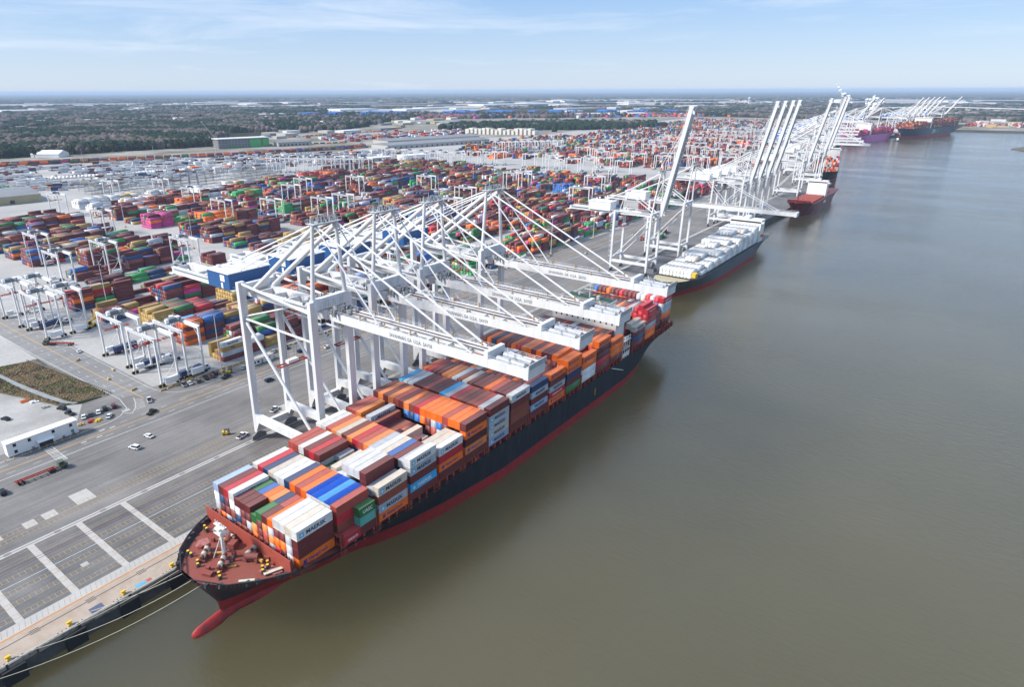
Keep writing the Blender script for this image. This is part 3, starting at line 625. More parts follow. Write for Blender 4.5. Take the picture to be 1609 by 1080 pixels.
SEA = {0: ['W:MAERSK', 'M', 'M', 'O:Hapag-Lloyd'], 1: ['S', 'R', 'M', 'M'], 2: ['C:MAERSK', 'K', 'G:MAERSK', 'O:Hapag-Lloyd'], 3: ['W:MAERSK', 'G:MAERSK', 'M', 'L:MAERSK', 'M'],
       4: ['W:MAERSK', 'R', 'O:Hapag-Lloyd', 'M'], 5: ['M', 'O:Hapag-Lloyd', 'D', 'T:Hapag-Lloyd', 'M'], 6: ['M', 'G:MAERSK', 'G:MAERSK', 'C:MAERSK', 'l:MAERSK'], 7: ['W:MAERSK', 'M', 'K', 'K', 'M'],
       8: ['N', 'G:MAERSK', 'M', 'l:MAERSK', 'M'], 9: ['O:Hapag-Lloyd', 'M', 'G:MAERSK', 'R:HAMBURG SÜD', 'O:Hapag-Lloyd'], 10: ['O:Hapag-Lloyd', 'O:Hapag-Lloyd', 'N', 'M', 'g:CHINA SHIPPING'], 11: ['O:Hapag-Lloyd', 'O:Hapag-Lloyd', 'W:Hapag-Lloyd', 'W:MAERSK'],
       12: ['O:Hapag-Lloyd', 'D', 'M', 'R', 'M'], 13: ['O:Hapag-Lloyd', 'O:Hapag-Lloyd', 'O:Hapag-Lloyd', 'M'], 14: ['C:MAERSK', 'M', 'N', 'M'], 15: ['R:HAMBURG SÜD', 'R:HAMBURG SÜD', 'S', 'G:MAERSK', 'O:Hapag-Lloyd', 'O'], 16: ['M', 'M', 'M'], 17: ['R:HAMBURG SÜD', 'G:MAERSK', 'G:MAERSK', 'O:Hapag-Lloyd', 'M']}
rng = random.Random(3)
MIX = 'MMMMMMKKKSROOTgNBWGDMO'
st = {}
for bi, line in enumerate(TOK):
    toks = line.split(); last = max(i for i, t in enumerate(toks) if t != '-')
    for ri, t in enumerate(toks):
        if t == '-': continue
        halves = t.split('|'); X = BAYX[bi]; y = -2.5-2.53*ri+.3
        for hi, hv in enumerate(halves):
            nt_ = int(hv[1]); h = 2.62 if 's' in hv[2:] else 2.9; tarp = 'u' in hv[2:]
            colr = [rng.choice(MIX) for _ in range(nt_)]; colr[-1] = hv[0]; txt = [None]*nt_
            seal = SEA.get(bi)
            if ri == last and seal and len(halves) == 1:
                for k, e in enumerate(seal[:nt_]):
                    cc, _, tx = e.partition(':'); colr[nt_-1-k] = cc; txt[nt_-1-k] = tx or None
            if bi == 1 and ri == 16 and hi == 1: colr = ['M', 't', 'g']; txt = [None, None, 'UASC']
            if bi == 1 and ri == 16 and hi == 0: txt = ['HAMBURG SÜD']
            if bi == 1 and ri == 15: colr = ['M', 'K', 'R', 'S']
            if bi in (4,) and ri == 4: txt[-1] = 'MAERSK'
            if bi == 4 and ri == 5: colr[-1] = 'K'; txt[-1] = 'Hapag-Lloyd'
            if bi == 2 and ri == 7 and hi == 1: txt[-1] = 'MAERSK'
            if bi == 9 and ri == 8: txt[-1] = None
            if bi == 0 and ri == 4: txt[-1] = 'MAERSK'
            if bi == 0 and ri == 7 and hi == 1: txt[-1] = 'Hapag-Lloyd'
            if len(halves) == 2: key = (bi, ri, 'ab'[hi]); L = 6.06; xx = X+hi*6.12
            else: key = (bi, ri, ''); L = 12.19; xx = X
            z0 = 12.36 if bi < 4 else 12.75
            st[key] = (xx, y, z0, L, [(h, c, tx, tarp and k == nt_-1) for k, (c, tx) in enumerate(zip(colr, txt))])
def lab1(key, ti, n, c, text, L):
    bay, row, half = key
    tier = 'top tier' if ti == n-1 else ORD[ti]+' tier from deck'
    where = ('front half of ' if half == 'a' else 'rear half of ' if half == 'b' else '')
    b = ORD[bay]+' bay' if bay < 14 else ORD[bay-14]+' bay behind bridge'
    return f"{CN[c]} container{' with lettering' if text else ''}, {where}{b}, {ORD[row]} row from quay, {tier}"
cell_stacks(st, 'containers stacked on the nearest ship', lab1)

# ------------------------------------------------------------------ ship-to-shore cranes
def crane(loc, label, ys, yl, Wd, zg, zt, za, bl, back, raised, style, hmat, group=None, number=None):
    T = thing('gantry_crane', loc, label, 'crane', group)
    hw = Wd/2; lw, ld = (2.9, 1.7) if style == 'A' else (1.9, 1.5)
    zf = 3.0 if style == 'A' else 2.4; zs = 10.2 if style == 'A' else 8.8
    for sx in (-1, 1):
        for y in (ys, yl):
            q = MB(); q.beam((sx*hw, y, zs-2), (sx*hw, y, zt), lw*.86, ld*.95, lw, ld, up=(0, 1, 0))
            if style == 'A': q.yzprism([(y-ld/2, zf+1), (y+ld/2, zf+1), (y+ld/2, zs+3), (y-ld/2, zs+3)] , sx*hw-lw*.4, sx*hw+lw*.4)
            else: q.beam((sx*hw, y, zf), (sx*hw, y, zs), .9, .9, lw*.9, ld*1.2, up=(0, 1, 0))
            q.build('leg', M['white'], T)
    for y in (ys, yl):
        q = MB()
        if style == 'A': q.box(-hw-1.2, hw+1.2, y-.9, y+.9, 3.4, 6.2)
        else: q.box(-hw, hw, y-.5, y+.5, 10.2, 11.8)
        q.build('sill_beam', M['white'], T)
        q = MB()
        for sx in (-1, 1):
            for k in range(4):
                xx = sx*hw+(k-1.5)*1.7; q.box(xx-.75, xx+.75, y-.4, y+.4, .9, 1.9); q.tube((xx-.4, y-.3, .5), (xx-.4, y+.3, .5), .45, 8); q.tube((xx+.4, y-.3, .5), (xx+.4, y+.3, .5), .45, 8)
            q.xzprism([(sx*hw-3.0, 1.9), (sx*hw+3.0, 1.9), (sx*hw+.8, 2.9), (sx*hw-.8, 2.9)], y-.3, y+.3)
        q.build('bogie', M['roofgrey'], T)
    for sx in (-1, 1):
        q = MB(); x0, x1 = sx*hw-lw*.42, sx*hw+lw*.42
        if style == 'A':
            zc = 9.6; q.yzprism([(yl+ld/2, zf), (yl-.2, zf), (yl-2.8, zc-1.6), (ys+2.8, zc-1.6), (ys+.2, zf), (ys-ld/2, zf), (ys-ld/2, zc+2.6), (ys+2.5, zc+1.2), (yl-2.5, zc+1.2), (yl+ld/2, zc+2.6)], x0, x1)
        else: q.box(x0+.1, x1-.1, ys, yl, 7.6, 9.6)
        q.build('tie_beam', M['white'], T)
    # portal beams carrying the girders
    q = MB(); q.box(-hw, hw, ys-1.0, ys+.9, zg+3.2 if style == 'A' else zg+2.4, zt+.6)
    if style == 'A':
        for k in range(10): q.beam((-hw+3+k*1.05, ys-1.1, zg+3.6), (-hw+3.5+k*1.05, ys-1.3, zg+6.4), .12, .12)
    q.build('portal_beam', M['white'], T)
    q = MB(); q.box(-hw, hw, yl-.9, yl+.9, zt-3.8 if style == 'A' else zt-2.2, zt-1.0); q.build('portal_beam', M['white'], T)
    # bracing
    for sx in (-1, 1):
        x = sx*hw
        if style == 'A':
            L_ = [((x, yl-1, zg-8.8), (x, ys+5.0, 13.0), .62), ((x, yl-1, zg-7.6), (x, ys+.5, zg-8.2), .42), ((x, yl, zt-.6), (x, ys+1, zg+2.0), .48), ((x, yl-.5, zg-6.8), (x*.25, (ys+yl)/2+1, zg-1.2), .34)]
        else:
            L_ = [((x, yl-.6, 10.5), (x, ys+.8, zg-1.5), .38), ((x, yl, zt), (x, ys, zt-1), .25)]
        q = MB()
        for a, b_, r_ in L_: q.tube(a, b_, r_, 10)
        q.build('brace', M['white'], T)
    # trolley girders on the land side
    gx = 3.6 if style == 'A' else 3.0; gd = 2.9 if style == 'A' else 2.3
    for sx in (-1, 1):
        q = MB(); q.box(sx*gx-.55, sx*gx+.55, ys-3.0, back, zg, zg+gd)
        q.box(sx*(gx+1.1)-.5, sx*(gx+1.1)+.5, ys-1, back-1, zg+gd-.12, zg+gd)
        g_ = q.build('girder', M['white'], T)
        q = MB()
        for y in np.arange(ys, back-1, 3.0): q.box(sx*(gx+1.55)-.03, sx*(gx+1.55)+.03, y-.03, y+.03, zg+gd, zg+gd+1.1)
        for z in (.55, 1.1): q.box(sx*(gx+1.55)-.03, sx*(gx+1.55)+.03, ys, back-1, zg+gd+z-.03, zg+gd+z+.03)
        q.build('handrail', M['white'], g_)
    q = MB()
    q.box(-gx-1.4, gx+1.4, back-1.2, back+1.6, zg-.3, zg+.1); q.build('end_platform', M['white'], T)
    for y in list(np.linspace(yl+8, back-.6, 4))+list(np.linspace(ys+4, yl-4, 5)): q = MB(); q.box(-gx-.4, gx+.4, y-.3, y+.3, zg+.6, zg+gd-.4); q.build('cross_tie', M['white'], T)
    # boom
    B = link('boom', None, T, (0, ys-4.2, zg+1.4), 0)
    blen = bl
    q = MB()
    for sx in (-1, 1): q.box(sx*gx-.5, sx*gx+.5, -blen, 0, -1.3, 1.35)
    for y in list(np.linspace(-2, -blen+16, 9)): q.box(-gx, gx, y-.35, y+.35, -.9, -.2)
    q.box(-gx-.6, gx+.6, -blen-.6, -blen+.9, -1.5, 1.5); q.box(-gx-.55, gx+.55, -blen+12.6, -blen+14, -1.0, 3.4 if style == 'A' else 1.6)
    if style != 'A': q.box(-1.6, 1.6, -blen+4, -4, -.5, .9)
    q.build('boom_girder', M['white'], B)
    q = MB()
    for sx in (-1, 1):
        q.box(sx*(gx-1.0)-.45, sx*(gx-1.0)+.45, -blen+14, -2, .7, .8)
        for y in np.arange(-blen, -2, 2.6): q.box(sx*(gx+.4)-.03, sx*(gx+.4)+.03, y-.03, y+.03, 1.35, 2.4)
        for z in (1.85, 2.4): q.box(sx*(gx+.4)-.03, sx*(gx+.4)+.03, -blen, -2, z-.03, z+.03)
    q.build('walkway', M['white'], B)
    q = MB()
    for sx in (-1, 1): q.box(sx*(gx-.75)-.1, sx*(gx-.75)+.1, -blen+1, 0, 1.0, 1.2)
    q.build('trolley_rail', M['redrail'], B)
    for y in np.linspace(-blen+20, -14, 5):
        for sx in (-1, 1): q = MB(); q.box(sx*(gx-.2)-.18, sx*(gx-.2)+.18, y-.2, y+.2, 1.3, 2.9); q.build('lamp_post', M['pylight'], B)
    if style == 'A':
        q = MB(); q.tube((-1.7, -blen+2, 1.0), (-1.7, -blen+11, 1.2), 1.0, 10); q.tube((1.7, -blen+2, 1.0), (1.7, -blen+11, 1.2), 1.0, 10)
        q.beam((-gx, -blen+6, 1.5), (0, -blen+9, 4.2), .2, .2); q.beam((gx, -blen+6, 1.5), (0, -blen+9, 4.2), .2, .2); q.box(-gx-.8, gx+.8, -blen-.9, -blen-.6, 1.5, 3.0)
        q.build('tip_machinery', M['lgrey'], B); q = MB(); q.box(-gx+.5, gx-.5, -blen+1.2, -blen+12.3, -.1, .15); q.build('tip_grating', M['grey'], B)
        q = MB()
        for k in range(60):
            y = ys-6-random.random()*3; x_ = random.uniform(-gx-2.4, gx+2.4); 
        for k in range(26):
            y = -random.uniform(.5, 7); x_ = random.uniform(-gx-2, gx+2); s_ = random.uniform(.3, .9); q.box(x_-s_/2, x_+s_/2, y-s_/2, y+s_/2, 1.0, 1.3+random.uniform(.3, 1.6))
        q.build('hinge_machinery', M['grey'], B)
    B.rotation_euler = (-raised, 0, 0)
    def bp_(x, y, z):
        c, s_ = math.cos(-raised), math.sin(-raised); return (x, ys-4.2+y*c-z*s_, zg+1.4+y*s_+z*c)
    # A-frame
    for sx in (-1, 1):
        q = MB(); q.tube((sx*hw*.92, ys, zt), (sx*(hw*.62 if style == 'A' else 3.2), ys-(0 if style == 'A' else 1.5), za), .78 if style == 'A' else .6, 10, .6 if style == 'A' else .5)
        q.build('mast_post', M['white'], T)
    q = MB(); ax = hw*.62+.6 if style == 'A' else 3.8; ya = ys-(0 if style == 'A' else 1.5)
    q.box(-ax, ax, ya-.9, ya+.9, za-.6, za+.1)
    q.box(-ax-.5, ax+.5, ya-2.0, ya+2.0, za+.1, za+.25)
    q.build('mast_head', M['white'], T)
    q = MB()
    for x in np.linspace(-ax+.6, ax-.6, 5): z_ = MB(); z_.tube((x-.25, ya, za+1.1), (x+.25, ya, za+1.1), .9, 10); z_.build('sheave', M['grey'], T)
    for k in range(12): q.box(*(lambda x_, y_: (x_-.25, x_+.25, y_-.25, y_+.25))(random.uniform(-ax, ax), ya+random.uniform(-1.6, 1.6)), za+.2, za+.8+random.random()*1.3)
    q.build('mast_machinery', M['grey'], T)
    q = MB()
    for x in np.linspace(-ax-.5, ax+.5, 8):
        for y in (ya-2, ya+2): q.box(x-.03, x+.03, y-.03, y+.03, za+.2, za+1.4)
    for y in (ya-2, ya+2): q.box(-ax-.5, ax+.5, y-.03, y+.03, za+1.35, za+1.42)
    if style == 'A': q.tube((-ax, ya, za), (-ax, ya, za+2.5), .1, 6); q.tube((-ax+3, ya, za), (-ax+3, ya, za+3.6), .08, 6); q.box(-ax, -ax+3, ya-.05, ya+.05, za+3.4, za+3.55)
    q.build('handrail', M['white'], T)
    rs = .28 if style == 'A' else .22
    stays = ((-23, rs), (-59, rs*1.15)) if style == 'A' else ((-26, rs), (-62, rs))
    for sx in (-1, 1):
        for (yy, r_) in stays:
            q = MB(); e_ = bp_(sx*gx, yy, 1.5); s0 = (sx*(ax-1.0), ya-.6, za-.2)
            if raised < .3:
                q.tube(s0, e_, r_, 8)
                m_ = Vector(s0).lerp(Vector(e_), .62)
                if style == 'A': q.beam((m_.x-.4, m_.y+1, m_.z+.6), (m_.x+.4, m_.y-1, m_.z+2.2), .18, .5)
            else:
                mid = ((s0[0]+e_[0])/2, (s0[1]+e_[1])/2+2.0*(1 if yy > -40 else 3), (s0[2]+e_[2])/2-(3 if yy > -40 else 9))
                q.tube(s0, mid, r_, 8); q.tube(mid, e_, r_, 8)
            q.build('forestay', M['white'], T)
    if style == 'A':
        for sx in (-1, 1):
            q = MB(); q.tube((sx*(ax-1), ya+.5, za-.2), (sx*gx, yl+31, zg+gd), .3, 8); q.tube((sx*(ax-1), ya+.5, za-1.2), (sx*gx, yl+14, zg+gd+2), .22, 8); q.build('backstay', M['white'], T)
            q = MB(); q.tube((sx*(ax-.6), ya, za-1.5), (sx*(hw-3.2), yl-2, zg+gd-.6), .85, 12); q.build('mast_strut', M['white'], T)
    else:
        zm = zt+14
        for sx in (-1, 1):
            q = MB(); q.tube((sx*(ax-.6), ya, za-.3), (sx*3.2, yl-5, zm), .42, 8); q.tube((sx*3.2, yl-5, zm), (sx*gx, back-14, zg+gd), .42, 8)
            q.tube((sx*3.2, yl-5, zm), (sx*gx, yl-1, zt), .36, 8); q.tube((sx*3.2, yl-5, zm), (sx*gx, ys+1, zt), .36, 8)
            q.build('backstay', M['white'], T)
        q = MB(); q.tube((-3.2, yl-5, zm), (3.2, yl-5, zm), .3, 8); q.build('cross_tie', M['white'], T)
    # machinery house, cab, trolley, spreader, reel, stairs
    hy0, hy1 = (yl+5, yl+19) if style == 'A' else (yl+6, yl+24)
    hzz = zg+gd+.3 if style == 'A' else zg+gd+.2; hh = 5.4; hx_ = hw+1.3 if style == 'A' else 5.0
    q = MB(); q.box(-hx_, hx_, hy0, hy1, hzz-.8, hzz+hh); H_ = q.build('machinery_house', hmat, T)
    q = MB(); q.box(-hx_-.35, hx_+.35, hy0-.35, hy1+.35, hzz+hh, hzz+hh+.35)
    for k in range(3): q.box(-hx_+3+k*5, -hx_+4.2+k*5, hy1-3, hy1-1.8, hzz+hh+.35, hzz+hh+1.3)
    q.build('house_roof', M['whiteb'], H_)
    if style == 'A':
        q = MB(); q.box(-hx_-.05, -hx_+.02, hy0+2.8, hy0+5.6, hzz+2.2, hzz+4.6); q.box(-hx_-.05, -hx_+.02, hy0+4.2, hy0+5.4, hzz-.5, hzz+1.6); q.build('house_panel', M['whiteb'], H_)
        q = MB()
        for k in range(7): q.box(-hx_+1+k*2.9, -hx_+1.06+k*2.9, hy0-1.9, hy0-1.84, hzz-.6, hzz+.8)
        q.box(-hx_, hx_, hy0-1.9, hy0-1.84, hzz+.74, hzz+.8); q.box(-hx_, hx_, hy0-2, hy0, hzz-.75, hzz-.6); q.build('handrail', M['white'], H_)
    q = MB(); cy = ys+7; q.box(-gx+.3, gx-.3, cy-3.5, cy+3.5, zg+gd*.4, zg+gd+.8); q.box(-2, 2, cy-2, cy+2, zg+gd+.8, zg+gd+2.2); q.build('trolley', M['grey'], T)
    q = MB(); q.box(-gx-.2, -gx+2.0, cy-6.2, cy-3.8, zg-3.0, zg-.4); cb = q.build('operator_cab', M['whiteb'], T)
    q = MB(); q.box(-gx-.26, -gx-.2, cy-6, cy-4, zg-2.2, zg-.9); q.box(-gx, -gx+1.8, cy-6.26, cy-6.2, zg-2.4, zg-.9); q.build('window', M['glass'], cb)
    sz = zg-24 if style == 'A' else zg-9
    q = MB(); 
    for y in (cy+17-1.0, cy+17+1.0): q.box(-6.1, 6.1, y-.2, y+.2, sz, sz+.45)
    for x in (-6.0, 6.0): q.box(x-.25, x+.25, cy+15.8, cy+18.2, sz-.1, sz+.5)
    sp = q.build('spreader', M['redsteel'], T)
    q = MB(); q.box(-2.4, 2.4, cy+16.1, cy+17.9, sz+.45, sz+1.6); q.build('headblock', M['whiteb'], sp)
    q = MB()
    for sx in (-1, 1):
        for sy in (-1, 1): q.tube((sx*1.8, cy+17+sy*.7, sz+1.5), (sx*1.8, cy+17+sy*1.2, zg+.5), .045, 4)
    q.build('hoist_rope', M['dgrey'], sp)
    q = MB(); rx = hw+2.2; q.tube((rx-5, ys+.9, 5.2), (rx-5, ys+1.5, 5.2), 2.6, 20); q.build('cable_reel', M['redsteel'] if style == 'A' else M['grey'], T)
    q = MB(); xx = -hw+1.6
    for k in range(int((zt-12)/4)):
        z = 11+4*k; q.box(xx, xx+1.2, yl+1.0, yl+3.4, z, z+.08); q.beam((xx+.6, yl+1.1, z), (xx+.6, yl+3.3, z+4), .5, .1)
        for yy in (yl+1, yl+3.4): q.box(xx, xx+.06, yy-.03, yy+.03, z, z+4)
    q.build('stair_tower', M['white'], T)
    if style == 'A':
        q = MB()
        for k in range(70):
            x = random.uniform(-hw, hw); y = ys+random.uniform(.8, 5); s_ = random.uniform(.08, .5); z = zg+gd+random.uniform(0, 3.5); q.box(x-s_, x+s_, y-s_/2, y+s_/2, z, z+random.uniform(.08, 1.6))
        for k in range(18):
            x = random.uniform(-hw, hw); y = ys+random.uniform(1, 6); q.box(x-.05, x+.05, y-.05, y+.05, zg+gd, zg+gd+4.2)
        for z in (1.2, 2.4, 3.6): q.box(-hw, hw, ys+3.0, ys+3.06, zg+gd+z, zg+gd+z+.08)
        q.build('service_platform', M['grey'], T)
    if number: put_text(textmesh('SAVANNAH, GA  U.S.A.  SAV%s' % number, 1.15, M['dgrey'], 17.2), B, Vector((-gx-.52, -26.6-(ys-4.2), -.45)), ROT_NX)
    return T
def move_copy(T, loc, label, group=None, skip=()):
    c = copy_tree(T, skip=skip); c.location = loc; c['label'] = label
    if group: c['group'] = group
    return c
cwords = ['nearest', 'second', 'third', 'fourth']
A = []
first = crane((138.6, 0, 0), 'white quay crane lettered SAV18, boom lowered over the nearest ship, closest of the four', 5.2, 45.2, 15.6, 58.5, 65, 90.3, 77.5, 100, 0, 'A', M['blue'])
A.append(first)
for x, num, lb in ((166.6, 19, 'white quay crane lettered SAV19, boom down, right behind crane SAV18'), (193.4, 20, 'white quay crane lettered SAV20, boom down, between SAV19 and SAV21'), (233.6, 21, 'white quay crane lettered SAV21, boom down above the ship bridge')):
    A.append(move_copy(first, (x, 0, 0), lb))
for T, num in zip(A, (18, 19, 20, 21)):
    B = [c for c in T.children if c.name.startswith('boom')][0]
    put_text(textmesh('SAVANNAH, GA  U.S.A.  SAV%s' % num, 1.4, M['grey'], 17.2), B, Vector((-3.6-.54, -26.6-1.0, -.75)), ROT_NX)
up = crane((466, 0, 0), 'older white crane with raised boom, at the bow of the white-loaded ship', 22.5, 50.8, 18, 43, 46, 75, 76, 92, R(80), 'B', M['whiteb'])
dwn = crane((531, 0, 0), 'older white crane with lowered boom reaching over the white-loaded ship', 22.5, 50.8, 18, 43, 46, 75, 76, 92, 0, 'B', M['whiteb'])
for k, x in enumerate((688, 717, 748, 775)):
    move_copy(up, (x, 0, 0), ['first', 'second', 'third', 'last'][k]+' of four side-by-side raised booms between the white-loaded and maroon ships', 'four cranes with raised booms in a row')
move_copy(up, (937, 0, 0), 'white crane with raised boom standing behind the bow of the maroon ship')
move_copy(up, (1075, 8, 0), 'white crane with raised boom, nearer of the pair beside the orange-loaded ship')
move_copy(up, (1140, 14, 0), 'white crane with raised boom, farther of the pair beside the orange-loaded ship')
# the newer cranes along the bend of the river
def far_crane(src, loc, rz, label, group=None):
    c = move_copy(src, loc, label, group, skip=('lettering', 'handrail', 'walkway', 'lamp_post', 'hinge_machinery', 'service_platform', 'tip_machinery', 'hoist_rope', 'stair_tower'))
    c.rotation_euler = (0, 0, rz); return c
upA = crane((2440, 66, 0), 'white crane with raised boom at the bow of the dark blue ship', 5.2, 45.2, 15.6, 50, 56, 80, 66, 80, R(55), 'A', M['bblue'], 'far cranes with booms raised')
upA.rotation_euler = (0, 0, R(-18))
dnA = crane((1188, 52, 0), 'white crane with lowered boom and blue machinery house, over the orange-loaded ship', 5.2, 45.2, 15.6, 50, 56, 80, 66, 88, 0, 'A', M['bblue'], 'far cranes with booms lowered')
for k, (x, y, rz) in enumerate(((1260, 72, 9), (1330, 86, 9), (1450, 108, 8), (1560, 122, 6), (1700, 132, 4), (1990, 170, 0), (2090, 185, -12), (2390, 118, -14))):
    far_crane(dnA, (x, y, 0), R(rz), 'distant white crane with lowered boom in the row along the river bend')
for k, (x, y) in enumerate(((2230, 160), (2290, 146), (2540, 60), (2585, 50), (2630, 40), (2675, 30), (2800, -8))):
    far_crane(upA, (x, y, 0), R(-18), 'distant white crane with raised boom standing over the two far ships')

# ------------------------------------------------------------------ rubber-tyred yard gantries
def rtg(loc, label, group=None):
    T = thing('yard_gantry', loc, label, 'yard crane', group); S = 12.7; hwb = 4.3; zt = 23.2
    for sx in (-1, 1):
        for sy in (-1, 1):
            q = MB(); q.beam((sx*hwb, sy*S, 1.6), (sx*hwb, sy*S, zt), .75, .85, .95, 1.05, up=(0, 1, 0)); q.build('leg', M['white'], T)
        q = MB(); q.box(sx*hwb-.5, sx*hwb+.5, -S-.6, S+.6, zt-.2, zt+1.25); q.box(sx*(hwb+.9)-.3, sx*(hwb+.9)+.3, -S, S, zt+1.2, zt+1.28); q.build('girder', M['white'], T)
        q = MB(); q.beam((sx*hwb, -S, zt-5), (sx*hwb, -S+4.6, zt), .2, .2); q.beam((sx*hwb, S, zt-5), (sx*hwb, S-4.6, zt), .2, .2)
        for y in np.arange(-S, S+.1, 2.5): q.box(sx*(hwb+1.2)-.03, sx*(hwb+1.2)+.03, y-.03, y+.03, zt+1.2, zt+2.2)
        q.box(sx*(hwb+1.2)-.03, sx*(hwb+1.2)+.03, -S, S, zt+2.15, zt+2.22); q.build('handrail', M['white'], T)
    for sy in (-1, 1):
        y = sy*S
        q = MB(); q.box(-hwb-.6, hwb+.6, y-.45, y+.45, 1.7, 2.5); q.build('sill_beam', M['white'], T)
        q = MB(); q.box(-3.2, 3.2, y+sy*.5, y+sy*1.9, 1.5, 4.4) if sy < 0 else q.box(-3.0, 1.0, y+.5, y+2, 1.5, 4.0); q.build('power_pack', M['whiteb'], T)
        q = MB(); q.tube((-hwb, y, 3), (hwb*.1, y, 6.6), .14, 6); q.tube((hwb*.1, y, 6.6), (hwb, y, 11.5), .14, 6); q.tube((-hwb, y, 12), (hwb, y, 11.5), .14, 6); q.tube((-hwb, y, 17.5), (hwb, y, 11.5), .12, 6)
        q.build('brace', M['white'], T)
        for sx in (-1, 1):
            q = MB(); 
            for k in (-1, 1): q.tube((sx*hwb+k*.95, y-.35, .78), (sx*hwb+k*.95, y+.35, .78), .78, 12)
            q.build('wheel', M['black'], T)
            q = MB(); q.box(sx*hwb-1.1, sx*hwb+1.1, y-.25, y+.25, 1.1, 1.75); q.build('bogie', M['yellow'] if sx < 0 else M['grey'], T)
    q = MB(); ty = 3.0
    q.box(-hwb-.4, hwb+.4, ty-2.8, ty+2.8, zt+1.3, zt+1.7); q.box(-3, 1.6, ty-1.8, ty+1.4, zt+1.7, zt+3.4)
    for k in range(14):
        x, y, s_ = random.uniform(-4.2, 4.2), ty+random.uniform(-2.6, 2.6), random.uniform(.3, .9); q.box(x-s_/2, x+s_/2, y-s_/2, y+s_/2, zt+1.7, zt+2.4+random.random()*1.2)
    tr = q.build('trolley', M['grey'], T)
    q = MB(); q.box(-4.4, -2.9, ty-2.7, ty-1.1, zt+1.7, zt+3.6); q.box(2.2, 4.2, ty-1, ty+1.5, zt+1.7, zt+3.2); q.build('hoist_cabinet', M['whiteb'], tr)
    q = MB(); q.box(-hwb+.6, -hwb+2.4, ty-4.2, ty-2.3, zt-2.6, zt-.4); q.build('operator_cab', M['whiteb'], T)
    q = MB()
    for y in (ty-1, ty+1): q.box(-6.05, 6.05, y-.15, y+.15, 17, 17.35)
    for x in (-6, 6): q.box(x-.2, x+.2, ty-1.2, ty+1.2, 16.9, 17.4)
    q.box(-1.6, 1.6, ty-.8, ty+.8, 17.35, 18.1); sp = q.build('spreader', M['redsteel'], T)
    q = MB()
    for sx in (-1, 1):
        for sy in (-1, 1): q.tube((sx*1.4, ty+sy*.6, 18), (sx*1.8, ty+sy*1.6, zt+1.4), .04, 4)
    q.build('hoist_rope', M['dgrey'], sp)
    return T
BY = lambda k: 121.5+36.5*k
g0 = rtg((135.8, BY(0)+12.7, 0), 'nearest yard gantry, on bare asphalt beside the parked cars by the junction')
near = [(149.5, BY(0)+12.9, 'yard gantry second from the junction, straddling the front stack beside the light pole'),
        (137.5, 156.5+12.7, 'yard gantry straddling the trucks, left of the two beside the junction'),
        (128.2, 231.2+12.7, 'frontmost yard gantry of the left cluster beyond the ditch'),
        (141.8, 231.2+12.9, 'yard gantry with the yellow machine below it, rightmost of the left cluster'),
        (127.5, 266.5+12.7, 'yard gantry at the left edge of the left cluster beyond the ditch'),
        (140.0, 266.8+12.7, 'yard gantry behind the left-edge one in the left cluster'),
        (178.0, 331.0+12.7, 'lone yard gantry over yellow and grey stacks behind the left cluster')]
allg = [g0]
for x, y, lb in near: allg.append(move_copy(g0, (x, y, 0), lb))
mid = [(195, 4, 8.3), (215, 0, 6.5), (280, 0, 10.2), (298, 0, 13.6), (260, 0, 4.85), (388, 0, 9.3), (418, 0, 11.8), (424, 0, 8.0), (508, 0, 10.5), (463, 0, 7.4), (556, 0, 10.6), (614, 0, 10.2), (493, 0, 6.6), (676, 0, 7.6), (546, 0, 4.4), (775, 0, 6.0), (806, 0, 3.4), (800, 0, 6.1), (620, 0, 5.0), (700, 0, 2.0), (365, 0, 2.2), (900, 0, 4.2), (392, 0, 15.5), (440, 0, 14.7), (330, 0, 1.0), (470, 0, 3.0)]
mpos = [(x, BY(round(k))+12.8) for x, _, k in mid]
far = [(720+i*2, 790-i*14.0) for i in range(0)]
for i in range(11): mpos.append((708+i*8.7, 800-i*13.5))
for i in range(7): mpos.append((960, 770-i*29.5))
for x, y in ((985, 655), (1000, 627), (1012, 598), (1025, 570), (1040, 560), (1030, 486), (1040, 450), (1000, 384), (976, 405), (1036, 372), (1050, 350), (1016, 300), (1140, 285), (1175, 240), (1242, 205), (1339, 262), (1392, 336)): mpos.append((x, y))
fr = random.Random(5)
for r_ in range(10):
    for x in (1180, 1330, 1480, 1640, 1800, 1960, 2140): mpos.append((x+fr.uniform(-40, 40), 152+r_*36.5+fr.uniform(-1, 1)))
for i in range(14): mpos.append((1965+i*2.5, 430-i*9.2))
for i in range(10): mpos.append((1240+i*13, 700-i*9))
for x, y in mpos:
    move_copy(g0, (x, y, 0), 'white rubber-tyred yard gantry straddling container stacks farther back in the yard', 'yard gantries farther back', skip=() if x < 330 else ('handrail', 'hoist_rope', 'hoist_cabinet', 'spreader', 'brace', 'bogie') if x > 900 else ('handrail', 'hoist_rope', 'bogie'))


